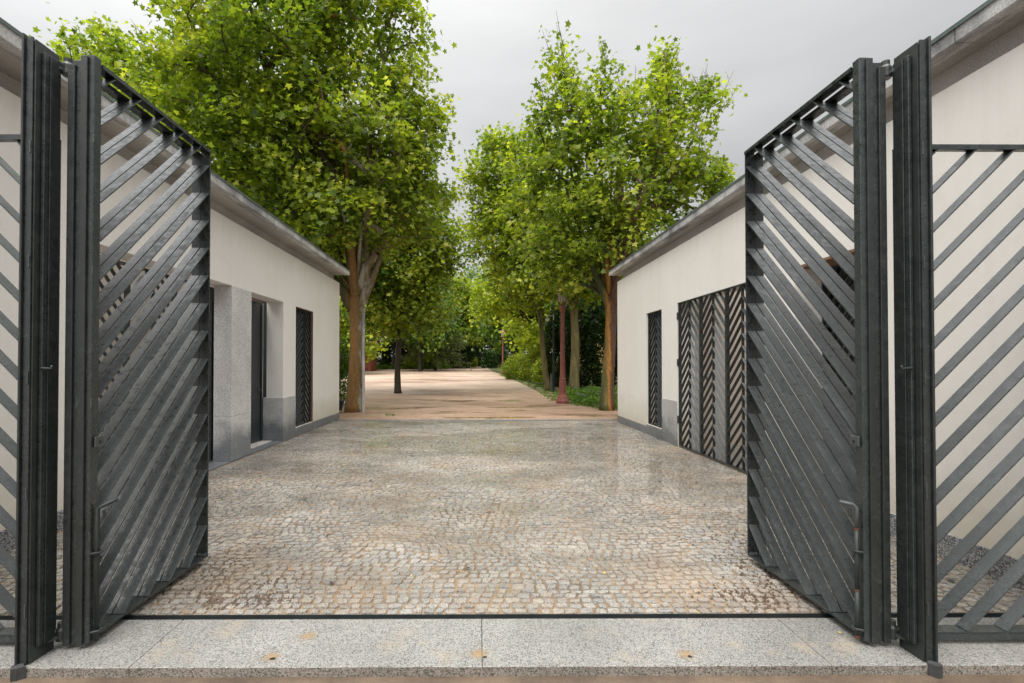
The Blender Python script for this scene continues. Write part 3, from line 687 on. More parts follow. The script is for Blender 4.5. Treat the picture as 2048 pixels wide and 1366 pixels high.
def fixed_panel(sx, zt, label):
    g = empty('fence_panel', (sx * 2.46, 2.80, 0)); tag(g, label, 'fence', 'fixed slatted panels beside the gate'); off = Vector(g.location)
    x0, x1, ya, yb = 2.449, 4.0, 2.76, 2.836
    def B(mb, nm, m='steel'):
        mb.v = [tuple(Vector(v_) - off) for v_ in mb.v]; return mb.build(nm, m, g)
    B(MB().box(sx * x0, sx * x1, ya, yb, zt - .011, zt), 'top_rail'); B(MB().box(sx * x0, sx * x1, ya - .002, ya + .010, zt - .03, zt - .0112), 'rail_lip')
    B(MB().box(sx * x0, sx * x1, ya, yb, .06, .071), 'bottom_rail'); B(MB().box(sx * x0, sx * x1, ya - .003, ya + .008, .03, .0595), 'rail_lip')
    B(MB().box(sx * x0, sx * (x0 + .011), ya + .001, yb - .001, .0715, zt - .0115), 'stile'); B(MB().box(sx * (x1 - .011), sx * x1, ya + .001, yb - .001, .0715, zt - .0115), 'stile')
    c = (zt - 2.68) - 3 * PITCH * 0
    while c > -4: c -= PITCH
    cache = {}
    while c < 1:
        sg = clip45(x0 + .011, x1 - .011, .0715, zt - .0115, c, 1.0)
        if sg:
            (u0, v0), (u1, v1) = sg; L = math.hypot(u1 - u0, v1 - v0); k = round(L, 3)
            if k not in cache: cache[k] = MB().box(0, L, -.036, .036, -.004, .004).mesh('slat', 'steel_slat')
            o = bpy.data.objects.new('slat', cache[k]); o.location = (sx * u0 - off.x, 2.798 - off.y, v0)
            o.rotation_euler = (0, -math.atan2(v1 - v0, sx * (u1 - u0)), 0); link(o, g)
        c += PITCH
fixed_panel(-1, 2.91, 'fixed panel of diagonal steel slats at the left edge, in front of the white wall')
fixed_panel(1, 2.865, 'fixed panel of diagonal steel slats at the right edge, in front of the white wall')

# ================================================================== trees
def halfleaf():
    L = np.array([(0, 0), (.43, -.05), (.31, .24), (.60, .50), (.22, .56), (0, 1.0)], float)
    v = np.zeros((10, 3)); v[0] = (0, 0, 0); v[5] = (0, 1, -.12)
    for i in range(1, 5):
        v[i] = (L[i, 0], L[i, 1], .5 * .30 * L[i, 0] - .1 * L[i, 1]); v[5 + i] = (-L[i, 0], L[i, 1], .5 * .30 * L[i, 0] - .1 * L[i, 1])
    f = [(0, 1, 2), (0, 2, 4, 5), (2, 3, 4), (0, 7, 6), (0, 5, 9, 7), (7, 9, 8)]
    return v - np.array([0, .35, 0]), [len(x) for x in f], np.array([i for x in f for i in x])
LV, LC, LI = halfleaf()
SVt = np.array([(0, -.5, 0), (.32, 0, .05), (0, .5, -.05), (-.32, 0, .05)]); SCt = [4]; SIt = np.array([0, 1, 2, 3])
NV = np.array([(-.06, 0, 0), (.06, 0, 0), (.02, -.0, -1.0), (-.02, 0, -1.0)])
def orient(n, up=.55, outd=None):
    nrm = rng.normal(0, 1, (n, 3)) * .75; nrm[:, 2] += up
    if outd is not None: nrm += outd * .7
    nrm /= np.linalg.norm(nrm, axis=1, keepdims=True) + 1e-9
    t_ = rng.normal(0, 1, (n, 3)); t_[:, 2] -= .7; t_ -= nrm * (t_ * nrm).sum(1, keepdims=True); t_ /= np.linalg.norm(t_, axis=1, keepdims=True) + 1e-9
    b = np.cross(t_, nrm); return np.stack([b, t_, nrm], 2)     # columns
def leaves_mesh(name, P, Rm, s, mat, kind='full'):
    tv, tc_, ti = (LV, LC, LI) if kind == 'full' else (SVt, SCt, SIt)
    V = np.einsum('nij,kj->nki', Rm, tv) * s[:, None, None] + P[:, None, :]
    k = len(tv); n = len(P); idx = (ti[None, :] + k * np.arange(n)[:, None]).ravel(); cnt = np.tile(tc_, n)
    return fastmesh(name, V.reshape(-1, 3), cnt, idx, mat)
leaf_obj_mesh = {}
def leafmesh1(mat):
    if mat not in leaf_obj_mesh: leaf_obj_mesh[mat] = fastmesh('leaf', LV, LC, LI, mat)
    return leaf_obj_mesh[mat]
def tree(name, label, base, r0, fork, lobes, nclump, per, size, leaf='leaf_plane', barkm='bark_olive', kind='full', lean=(0, 0), spread=.42, nobj=0, group='trees along the avenue', bare=0, limbs=True, seed=1, crook=.10, extra_limbs=(), cat='tree', forks=(), shoots=0):
    global rng
    rng = np.random.default_rng(seed); rd = random.Random(seed)
    bx_, by_, bz = base; g = empty(name, base); tag(g, label, cat, group)
    B0 = np.array(base, float); F = np.array([bx_ + lean[0], by_ + lean[1], fork], float)
    # clump centres inside the lobes, denser to the outside
    vols = np.array([l[3] * l[4] * l[5] for l in lobes]) ** .75; cnts = np.maximum(6, (nclump * vols / vols.sum())).astype(int)
    C = []
    for l, n in zip(lobes, cnts):
        d = rng.normal(0, 1, (n, 3)); d /= np.linalg.norm(d, axis=1, keepdims=True); rad = rng.uniform(.12, 1, n) ** .42
        C.append(np.array(l[:3]) + d * rad[:, None] * np.array(l[3:6]) * rng.uniform(.86, 1.12, (n, 1)))
    C = np.concatenate(C)
    # branch network
    nodes = [F]; par = [-1]
    for l in list(lobes) + list(extra_limbs):
        c = np.array(l[:3]); prev = 0; ln = np.linalg.norm(c - F); m = 4; j = rng.normal(0, crook * ln, 3) * np.array([1, 1, .3])
        for k in range(1, m + 1):
            t_ = k / m; p = F + (c - F) * t_ + j * math.sin(math.pi * t_) + np.array([0, 0, .12 * ln * math.sin(math.pi * t_)])
            nodes.append(p); par.append(prev); prev = len(nodes) - 1
    NA = np.array(nodes); dF = np.linalg.norm(C - F, axis=1); od = np.argsort(dF); ends = []
    cap = len(NA) + 2 * len(C); A = np.zeros((cap, 3)); A[:len(NA)] = NA; m = len(NA); DF = np.zeros(cap); DF[:m] = np.linalg.norm(NA - F, axis=1)
    for i in od:
        c = C[i]; d = np.linalg.norm(A[:m] - c, axis=1); cost = d + .25 * DF[:m] + np.where(DF[:m] > dF[i], 3, 0); j = int(np.argmin(cost))
        mid = (A[j] + c) / 2 + rng.normal(0, .06 * d[j] + .02, 3) + np.array([0, 0, .06 * d[j]])
        A[m] = mid; DF[m] = np.linalg.norm(mid - F); par.append(j); A[m + 1] = c; DF[m + 1] = dF[i]; par.append(m); ends.append(m + 1); m += 2
    rad2 = np.zeros(m); nk = np.zeros(m, int)
    tip = .008 if size > .1 else .01
    for k in range(m - 1, 0, -1):
        if rad2[k] == 0: rad2[k] = tip ** 2
        rad2[par[k]] += rad2[k] ** 1.0 * 1.01
    rr = np.sqrt(rad2); sc = min(2.4, r0 * .62 / max(rr[1:4].max() if m > 4 else rr[0], 1e-3)); 
    mb = MB()
    # trunk
    nseg = 14; pts = []; rs = []
    for k in range(nseg + 1):
        t_ = k / nseg; w = .03 * math.sin(t_ * 5 + seed); pts.append((B0[0] * (1 - t_) + F[0] * t_ + w, B0[1] * (1 - t_) + F[1] * t_, B0[2] - .08 + (F[2] - B0[2] + .08) * t_))
        rs.append(r0 * (1 - .22 * t_ + .35 * math.exp(-t_ * 9) + .22 * math.exp(-((t_ - 1) / .12) ** 2)))
    b0 = len(mb.v); mb.tube(pts, rs, 16)
    for q in range(b0, len(mb.v)):
        x, y, z = mb.v[q]; an = math.atan2(y - by_, x - bx_); k_ = 1 + .05 * math.sin(3 * an + z * 1.2 + seed) + .035 * math.sin(7 * an - z * 3) + .03 * math.sin(z * 9 + an * 2)
        i_ = (q - b0) // 16; cx_, cy_ = pts[min(i_, nseg)][0], pts[min(i_, nseg)][1]
        mb.v[q] = (cx_ + (x - cx_) * k_, cy_ + (y - cy_) * k_, z)
    if r0 > .22:
        for q in range(9):          # burrs and pruning scars at the fork
            a = rd.uniform(0, 6.28); z = F[2] - rd.uniform(-.25, .45); rb = rd.uniform(.05, .12); c_ = (F[0] + r0 * .85 * math.cos(a), F[1] + r0 * .85 * math.sin(a), z)
            mb.lathe([(rb * math.sin(u), c_[2] - rb * math.cos(u) * .9) for u in (.15, .7, 1.3, 1.9, 2.5, 3.0)], 9, (c_[0], c_[1]))
    for k in range(1, m):
        j = par[k]; r_ = min(rr[k] * sc, r0 * .62); rj = min(rr[j] * sc, r0 * .66) if j else min(rr[k] * sc * 1.25, r0 * .75)
        rj = min(rj, r_ * 1.5 + .01)
        n_ = 8 if r_ > .05 else (5 if r_ > .018 else 3)
        mb.tube([A[j], A[k]], [rj, r_], n_, cap=False)
    for pl, rl in forks:
        pv = [Vector(p) for p in pl]; fine = []; fr = []
        for a_, b_, ra_, rb_ in zip(pv[:-1], pv[1:], rl[:-1], rl[1:]):
            for q in range(5): fine.append(a_.lerp(b_, q / 5) + Vector((rd.gauss(0, .012), rd.gauss(0, .012), 0))); fr.append((ra_ + (rb_ - ra_) * q / 5) * rd.uniform(.93, 1.09))
        fine.append(pv[-1]); fr.append(rl[-1]); mb.tube(fine, fr, 10)
    if bare:
        for q in range(bare):
            s_ = A[rd.choice([e for e in ends if A[e][2] > np.percentile(A[:m, 2], 75)])] if isinstance(bare, int) else None
            p = Vector(s_); L = rd.uniform(.5, 1.3); d = Vector((rd.uniform(-.35, .35), rd.uniform(-.3, .3), 1)).normalized(); mb.tube([p, p + d * L * .5, p + d * L + Vector((rd.uniform(-.12, .12), 0, 0))], [.013, .009, .004], 4)
            for w_ in range(3):
                a = p + d * L * rd.uniform(.3, .85); mb.tube([a, a + Vector((rd.uniform(-.25, .25), rd.uniform(-.2, .2), rd.uniform(.1, .3)))], [.007, .003], 3)
    mb.v = [(a - bx_, b - by_, c - bz) for a, b, c in mb.v]
    tk = mb.build('trunk', barkm, g, smooth=True)
    # leaves
    n = len(ends) * per; Ck = np.repeat(C[od], per, axis=0)
    dir_ = Ck - F; dir_ /= np.linalg.norm(dir_, axis=1, keepdims=True) + 1e-6
    sp = spread * rng.uniform(.55, 1.3, (len(od), 1)).repeat(per, 0).reshape(-1, 1)
    P = Ck + rng.normal(0, 1, (n, 3)) * sp * np.array([1, 1, .72])
    s_ = size * rng.uniform(.55, 1.25, n)
    Rm = orient(n, .55, dir_); crown_c = C.mean(0)
    if shoots:
        out = np.linalg.norm((C - crown_c) / (C.std(0) + .01), axis=1); cand = np.argsort(-out + rng.normal(0, .25, len(C)))[:shoots]
        ps, ss, bs = [], [], []
        for i in cand:
            d0 = C[i] - crown_c; d0 /= np.linalg.norm(d0); d0 = d0 * .7 + np.array([0, 0, .75]) + rng.normal(0, .25, 3); d0 /= np.linalg.norm(d0); L_ = rng.uniform(.45, 1.05); st_ = C[i] + rng.normal(0, .12, 3)
            bs.append((st_, st_ + d0 * L_))
            for q in range(int(L_ * 15)):
                ps.append(st_ + d0 * L_ * (.15 + .9 * q / (L_ * 15)) + rng.normal(0, .075, 3)); ss.append(size * rng.uniform(.45, .95))
        n2 = len(ps); P = np.concatenate([P, np.array(ps)]); s_ = np.concatenate([s_, np.array(ss)]); Rm = np.concatenate([Rm, orient(n2, .3)])
        m2 = MB()
        for a_, b_ in bs: m2.tube([Vector(a_ - B0), Vector(b_ - B0)], [.012, .004], 3, cap=False)
        tw = m2.build('twigs', 'bark_dark', g); tag(tw, kind='stuff')
    keep = P[:, 2] > bz + 1.2
    P, s_, Rm = P[keep], s_[keep], Rm[keep]
    if nobj:
        u, v_ = proj(P); d = P[:, 1] ; sizepx = s_ * 967 / d
        vis = (u > 10) & (u < 2040) & (v_ > 0) & (v_ < 700)
        # keep those above the roof lines
        el = np.abs(P[:, 0]) / P[:, 1]
        roof = (727 - v_) < (np.abs(u - 957) * .72)
        hid = roof & (np.abs(u - 957) > 255)
        score = np.where(vis & ~hid, sizepx, -1); front = np.argsort(-score)
        pick = front[:nobj]; mask = np.ones(len(P), bool); mask[pick] = False
        me1 = leafmesh1(leaf)
        for i in pick:
            o = bpy.data.objects.new('leaf', me1); Mx = Matrix([[float(Rm[i][r, c]) for c in range(3)] for r in range(3)]).to_4x4()
            o.matrix_world = Matrix.Translation(Vector(P[i] - B0)) @ Mx @ Matrix.Scale(float(s_[i]), 4); link(o, g)
        P, s_, Rm = P[mask], s_[mask], Rm[mask]
    cr = bpy.data.objects.new('crown', leaves_mesh('crown', P - B0, Rm, s_, leaf, kind)); link(cr, g); tag(cr, kind='stuff')
    return g
AV = 'trees along the avenue'
# left plane tree, hollow trunk behind the corner
tree('plane_tree', 'large plane tree with pale split trunk behind the corner of the left building', (-4.13, 16.3, 0), .265, 3.85,
     [(-6.6, 15.0, 10.0, 3.1, 3.0, 3.2), (-4.6, 15.6, 8.2, 3.0, 3.0, 2.9), (-8.2, 14.8, 8.8, 2.6, 2.4, 2.6), (-4.2, 15.5, 12.3, 2.0, 2.4, 2.2), (-7.4, 15.0, 13.0, 2.6, 2.4, 2.3), (-2.6, 16.2, 8.6, 1.4, 1.8, 2.3), (-2.2, 16.2, 10.2, 1.0, 1.5, 1.2), (-4.3, 16.0, 6.0, 2.3, 2.0, 1.2), (-2.0, 16.4, 6.9, 1.1, 1.6, 1.3), (-2.7, 15.8, 13.0, .8, 1.4, 1.2)],
     620, 76, .165, barkm='bark_left', nobj=300, seed=11, shoots=170, spread=.34, group=None,
     forks=[([(-4.2, 16.3, 3.45), (-4.75, 16.2, 4.3), (-5.6, 16.0, 5.2), (-6.2, 15.6, 7.0)], [.20, .15, .11, .07]), ([(-4.05, 16.3, 3.5), (-3.62, 16.25, 4.35), (-3.35, 16.2, 5.0), (-3.1, 16.2, 7.2)], [.18, .13, .09, .055]),
            ([(-4.12, 16.2, 3.7), (-4.15, 16.1, 5.0), (-4.35, 15.9, 7.4), (-4.5, 15.8, 9.5)], [.14, .10, .07, .04]), ([(-3.75, 16.2, 4.2), (-3.7, 16.0, 5.4), (-3.9, 15.8, 8.0)], [.12, .09, .05])])
tree('plane_tree', 'sparse plane tree with orange streaked trunk beside the right building', (4.46, 16.7, 0), .215, 3.8,
     [(4.9, 16.2, 8.2, 2.4, 2.4, 2.4), (2.9, 16.3, 7.4, 1.9, 2.2, 2.3), (6.6, 16.3, 8.0, 1.5, 2.0, 1.8), (3.2, 16.2, 9.6, 1.4, 1.8, 1.4), (5.9, 16.3, 10.0, 1.6, 1.8, 1.3), (4.8, 16.0, 5.7, 2.2, 1.8, 1.1), (2.9, 16.0, 11.1, .75, .8, .9), (6.3, 16.3, 11.3, .75, .8, .9), (7.6, 16.3, 10.4, .5, .8, .5), (8.0, 16.2, 7.6, .6, .9, .6), (2.6, 16.5, 5.4, 1.4, 1.6, 1.1), (4.1, 16.1, 11.0, .5, .7, .8), (3.05, 17.8, 4.75, .55, .5, .35)],
     350, 50, .168, barkm='bark_right', nobj=300, seed=23, shoots=140, lean=(.12, 0), spread=.31, bare=30, group=None, extra_limbs=((3.2, 16.0, 7.2), (5.0, 16.6, 10.5)),
     forks=[([(4.55, 16.7, 3.5), (4.2, 16.6, 4.3), (3.75, 16.5, 5.2), (3.3, 16.4, 6.9), (3.1, 16.3, 8.6)], [.14, .10, .085, .06, .035]), ([(4.68, 16.7, 3.6), (4.75, 16.7, 5.0), (4.85, 16.7, 7.0), (4.9, 16.6, 9.0)], [.19, .14, .11, .06]),
            ([(4.55, 16.65, 4.0), (4.35, 16.6, 5.6), (4.0, 16.5, 7.6)], [.12, .09, .05])])
tree('ash_tree', 'dark green tree rising behind the roof at the far upper left', (-15, 23, 0), .35, 4.2,
     [(-16.2, 22.5, 13.0, 2.9, 3, 4.2), (-14.0, 22.5, 9.0, 4, 3, 4.5), (-17.6, 22.5, 15.6, 1.5, 2, 1.8), (-13.2, 23, 14.5, 2.2, 2, 2.5)], 330, 60, .22, leaf='leaf_plane', barkm='bark_dark', kind='full', seed=31, shoots=70, spread=.5, group=None)
tree('plane_tree', 'shaded plane tree filling the gap behind the left roof', (-9, 24.5, .1), .3, 4.2,
     [(-9.5, 23.5, 9.0, 4.3, 2.6, 4.0), (-6.2, 24, 8.2, 2.6, 2.5, 4.0)], 320, 60, .24, leaf='leaf_dark', barkm='bark_dark', seed=37, spread=.55, group=None)
tree('small_plane_tree', 'young plane tree with slim dark trunk standing in the sand', (-4.08, 24.6, gz(24.6)), .155, 3.9,
     [(-3.8, 24.4, 6.4, 2.3, 2.2, 1.9), (-2.9, 24.2, 4.2, 1.6, 1.5, 1.0), (-4.9, 24.2, 4.0, 1.6, 1.4, 1.1), (-3.5, 24.4, 8.7, 2.0, 2.0, 1.6), (-1.9, 24.4, 7.6, 1.2, 1.4, 1.4)], 300, 46, .2, leaf='leaf_plane', barkm='bark_dark', seed=41, spread=.40, group=None)
tree('plane_tree', 'plane tree with thick olive trunk right behind the red lamp post', (4.97, 25, gz(25)), .24, 4.9,
     [(4.6, 24.8, 8.4, 2.6, 2.4, 2.6), (3.2, 24.6, 6.2, 1.9, 2.0, 1.3), (6.0, 24.6, 6.1, 1.9, 1.8, 1.2), (2.6, 24.8, 9.0, 1.8, 1.8, 1.8)], 250, 44, .22, seed=43, spread=.42, group=None)
tree('plane_tree', 'leaning plane tree with thin grey trunk beside the camera pole', (3.85, 26.6, gz(26.6)), .15, 4.7,
     [(1.4, 27, 9.0, 2.2, 2.2, 2.6), (.8, 27, 11.5, 1.5, 1.8, 2.0), (2.6, 27, 6.4, 2.3, 2.2, 1.5), (2.4, 27.2, 13.4, 1.6, 1.6, 1.8), (.9, 27, 13.4, .9, 1.0, 1.3)], 290, 44, .21, leaf='leaf_plane', barkm='bark_olive', seed=47, lean=(-.55, 0), shoots=90, spread=.4, group=None)
tree('lime_tree', 'low bright yellow-green tree overhanging the path near the far lamp', (4.9, 37, gz(37)), .2, 2.9,
     [(3.7, 36.5, 7.2, 2.8, 2.2, 2.2), (1.4, 36.4, 6.4, 1.5, 1.8, 1.8), (4.9, 36, 3.5, 1.9, 1.6, 1.1), (3, 37, 9.0, 2.2, 2, 2.0)], 280, 44, .24, leaf='leaf_bright', barkm='bark_dark', seed=53, spread=.5, group=None)
far = [(-8.0, 68, 18, 4.2, 'leaf_plane'), (-13.0, 74, 18, 4.6, 'leaf_dark'), (6.6, 48, 12, 3.4, 'leaf_bright'), (-3.0, 77, 17, 3.4, 'leaf_plane'), (4.2, 60, 13, 3.6, 'leaf_dark'), (-7.5, 62, 14, 4.5, 'leaf_dark'), (.2, 94, 22, 5.5, 'leaf_dark'),
       (-19.5, 58, 14, 4.8, 'leaf_plane'), (-14.0, 52, 10, 3.2, 'leaf_bright'), (9, 34, 12, 3.6, 'leaf_dark'), (-4.8, 84, 17, 5, 'leaf_plane'), (7, 80, 17, 5, 'leaf_plane'), (-13, 80, 16, 5, 'leaf_dark'), (-21, 70, 15, 5, 'leaf_dark'), (10.5, 50, 13, 4, 'leaf_plane'), (-22, 33, 13, 4.5, 'leaf_dark')]
fl = ['second tree on the left of the avenue, just beyond the young plane tree', 'dark bushy tree over the left edge of the sand court', 'bright tree standing beside the far lamp post', 'mid green tree on the left where the path narrows', 'dark tree on the right beyond the far lamp post',
      'dark tree closing the left side of the path', 'tall dark tree closing the end of the path', 'broad green tree to the left of the red pavilion', 'bright green tree just behind the red pavilion', 'dark evergreen tree behind the right gatehouse',
      'green tree left of the vanishing path, far away', 'green tree right of the vanishing path, far away', 'far dark tree behind the left court', 'farthest dark tree at the left of the court', 'green tree behind the hedge on the right', 'dark tree hidden low behind the left roof']
for i, ((x, y, h, r, lf), lb) in enumerate(zip(far, fl)):
    z0 = gz(y); px_per = 967 / y
    tree('avenue_tree', lb, (x, y, z0), .2, z0 + h * .28, [(x, y - .3, z0 + h * .62, r, r, h * .30), (x + r * .4, y - .8, z0 + h * .42, r * .75, r * .7, h * .2), (x - r * .45, y - .5, z0 + h * .45, r * .7, r * .7, h * .22)],
         170 if y < 65 else 150, 46, .30 + y * .0035, leaf=lf, barkm='bark_dark', kind='simple', seed=60 + i, spread=.62 + y * .004, group=None)
# drooping cedar
def cedar(x, y, h, label, q_=1.5):
    global rng
    rng = np.random.default_rng(5); z0 = gz(y); g = empty('cedar_tree', (x, y, z0)); tag(g, label, 'tree')
    mb = MB(); mb.tube([(0, 0, -.1), (.05, 0, h * .5), (0, 0, h)], [.22, .15, .03], 9); P = []; D = []
    for k in range(90):
        z = h * (.12 + .86 * random.random()); a = random.uniform(0, 6.28); L = q_ * (3.2 * (1 - z / h) ** .7 + .5); e = Vector((math.cos(a) * L, math.sin(a) * L, -.25 * L + .3))
        mb.tube([(0, 0, z), Vector((0, 0, z)) + e * .5 + Vector((0, 0, .15)), Vector((0, 0, z)) + e], [.04, .025, .01], 4)
        for q in range(95):
            t_ = random.uniform(.15, 1) ; p = Vector((0, 0, z)) + e * t_ + Vector((random.gauss(0, .3), random.gauss(0, .3), -abs(random.gauss(0, .5)))); P.append(p)
    mb.build('trunk', 'bark_dark', g, smooth=True)
    P = np.array(P); n = len(P); s_ = rng.uniform(.4, .8, n); Rm = orient(n, .1)
    V = np.array([(0, -.5, 0), (.10, 0, 0), (0, .5, 0), (-.10, 0, 0)]); VV = np.einsum('nij,kj->nki', Rm, V) * s_[:, None, None] + P[:, None, :]
    cr = bpy.data.objects.new('crown', fastmesh('crown', VV.reshape(-1, 3), np.full(n, 4), np.arange(4 * n), 'leaf_cedar')); link(cr, g); tag(cr, kind='stuff')
cedar(-5.9, 66, 15, 'drooping grey-green cedar in front of the dark wood')

# ---------------------------------------------------------------- hedges, shrubs, ground cover
def bush(name, label, boxes, n, size, leaf, cat='hedge', group=None, seed=1, kind='simple'):
    """leaf shell over irregular mounds, with stems"""
    global rng
    rng = np.random.default_rng(seed); rd = random.Random(seed); x0, y0 = boxes[0][0], boxes[0][1]; z0 = gz(y0)
    g = empty(name, (x0, y0, z0)); tag(g, label, cat, group); P = []; per = n // len(boxes)
    mb = MB()
    for (cx, cy, cz, rx, ry, rz) in boxes:
        d = rng.normal(0, 1, (per, 3)); d /= np.linalg.norm(d, axis=1, keepdims=True); rad = rng.uniform(.3, 1, per) ** .4
        lump = 1 + .16 * np.sin(d[:, 0] * 5 + cx) * np.cos(d[:, 2] * 4 + cy) + .10 * np.sin(d[:, 1] * 9 + d[:, 2] * 7)
        p = np.array([cx, cy, cz]) + d * (rad * lump)[:, None] * np.array([rx, ry, rz]); P.append(p)
        for q in range(7):
            a = rd.uniform(0, 6.28); e = (cx - x0 + rx * .7 * math.cos(a), cy - y0 + ry * .7 * math.sin(a), cz - z0 + rz * rd.uniform(.1, .7)); mb.tube([(cx - x0 + rd.uniform(-.2, .2), cy - y0 + rd.uniform(-.2, .2), -.05), e], [.035, .01], 4)
    P = np.concatenate(P); P = P[P[:, 2] > gz(y0) + .02]; nn = len(P); mb.build('stem', 'bark_dark', g)
    cr = bpy.data.objects.new('foliage', leaves_mesh('foliage', P - np.array([x0, y0, z0]), orient(nn, .4), size * rng.uniform(.6, 1.3, nn), leaf, kind)); link(cr, g); tag(cr, kind='stuff')
    return g
bush('hedge', 'tall dark evergreen hedge between the camera pole and the right building', [(5.9, 29, 2.6, 1.0, .9, 3.1), (7.2, 28, 2.6, 1.2, .9, 3.4), (8.6, 27, 2.5, 1.2, .9, 3.2), (5.0, 30.5, 2.4, .9, .8, 2.9), (10, 26.5, 2.6, 1.3, 1, 3.2)], 52000, .15, 'leaf_deep', seed=3)
bush('shrub', 'glossy green shrubs along the right edge of the path, before the far lamp', [(3.3, 40, 1.0, 1.4, 1.3, 1.3), (4.4, 37, 1.2, 1.4, 1.3, 1.5), (4.6, 33, .9, 1.0, 1.2, 1.2), (3.9, 44.5, 1.2, .9, 1.3, 1.3)], 15000, .17, 'leaf_plane', 'shrub', seed=4)
bush('shrub', 'dark shrubs at the end of the path below the trees', [(-.8, 93, 2.0, 3, 1.2, 1.8), (3.5, 88, 2, 2.8, 1.4, 2.4), (1.6, 68, 1.6, 1.2, 1.4, 2.0), (-4.5, 88, 2, 3, 1.3, 2.2)], 11000, .38, 'leaf_deep', 'shrub', seed=5)
bush('hedge', 'dense dark wood edge standing across the end of the path', [(-7, 99, 4.5, 3.4, 1.6, 4.5), (-2.5, 99, 4.5, 3.4, 1.6, 4.8), (2, 99, 4.5, 3.4, 1.6, 4.6), (6, 97, 4.5, 3.4, 1.6, 4.6), (10, 95, 4.5, 3.6, 1.6, 4.6), (-.5, 101, 9, 3.5, 2, 4), (4, 101, 9, 3.5, 2, 4)], 26000, .5, 'leaf_deep', seed=15)
bush('shrub', 'pale green rounded shrub at the end of the path', [(-1.7, 88, 1.9, 1.6, 1.0, 1.5)], 3500, .3, 'leaf_plane', 'shrub', seed=6)
bush('hedge', 'long dark shrub belt along the far side of the sand court', [(-6, 78, 2.6, 2.8, 1.2, 3.0), (-9.5, 77, 2.6, 2.8, 1.2, 3.4), (-13, 78, 2.6, 2.8, 1.2, 3.6), (-17.5, 79, 2.6, 3.2, 1.2, 3.6), (-22, 79, 2.6, 3.4, 1.2, 3.6), (-3, 80, 2.6, 2.2, 1.2, 2.8)], 26000, .36, 'leaf_deep', seed=7)
bush('shrub', 'dark shrub beside the left trunk, at the end of the left building', [(-5.6, 18.2, 1.3, .85, .8, 1.5), (-7.2, 20, 1.5, 1.4, 1, 1.8), (-9.6, 23, 1.6, 1.6, 1, 2.0)], 12000, .13, 'leaf_dark', 'shrub', seed=8)
bush('shrub', 'leafy green shrub behind the young plane tree', [(-9.4, 74, 2.2, 2.0, 1.2, 1.9), (-6.4, 75, 2.0, 1.6, 1.3, 1.6)], 6000, .28, 'leaf_plane', 'shrub', seed=9)
def cover(name, label, poly, n, hmin, hmax, size, leaf, cat, seed, kind='simple'):
    global rng
    rng = np.random.default_rng(seed); P = []; xs = [p[0] for p in poly]; ys_ = [p[1] for p in poly]
    def inside(x, y):
        c = False; j = len(poly) - 1
        for i in range(len(poly)):
            if (poly[i][1] > y) != (poly[j][1] > y) and x < (poly[j][0] - poly[i][0]) * (y - poly[i][1]) / (poly[j][1] - poly[i][1]) + poly[i][0]: c = not c
            j = i
        return c
    while len(P) < n:
        x = rng.uniform(min(xs), max(xs)); y = rng.uniform(min(ys_), max(ys_))
        if inside(x, y):
            hh = (hmin + (hmax - hmin) * (.5 + .5 * math.sin(x * 3.1 + y * 1.3) * math.cos(y * 2.2 - x))) ; P.append((x, y, gz(y) + hh * rng.uniform(0, 1) ** .6))
    P = np.array(P); x0, y0 = P[0, 0], P[0, 1]; o_ = np.array([x0, y0, gz(y0)])
    o = bpy.data.objects.new(name, leaves_mesh(name, P - o_, orient(n, .7), size * rng.uniform(.6, 1.3, n), leaf, kind)); o.location = o_; link(o); tag(o, label, cat, None, 'stuff'); return o
cover('ground_cover', 'low green ground cover with small purple flowers round the right trunk', [(3.75, 19.6), (4.2, 17.2), (4.9, 16.1), (5.9, 15.8), (7, 18), (7.5, 25), (4.3, 25)], 16000, .12, .42, .085, 'grass_blade', 'ground cover', 2)
cover('flowers', 'small purple flowers dotted through the ground cover on the right', [(3.9, 19.4), (4.4, 17.3), (6.5, 18), (6.5, 24), (4.4, 24)], 220, .38, .46, .05, 'petal', 'flowers', 3)
cover('grass', 'strip of bright grass along the far side of the sand court', [(-22, 72.5), (-5, 73.5), (-4, 77), (-22, 77)], 9000, .1, .7, .3, 'grass_blade', 'grass', 4)
cover('grass', 'thin weeds creeping over the right edge of the sand path', [(3.0, 20.0), (4.1, 17.0), (4.3, 16.9), (4.3, 30), (3.6, 36), (2.6, 46), (1.9, 50), (2.9, 36), (3.1, 26)], 3800, .01, .07, .07, 'grass_blade', 'weeds', 5)
cover('weed', 'small tuft of weeds in the sand in front of the left trunk', [(-2.85, 14.75), (-2.55, 14.75), (-2.55, 14.95), (-2.85, 14.95)], 60, .01, .06, .05, 'grass_blade', 'weeds', 6)

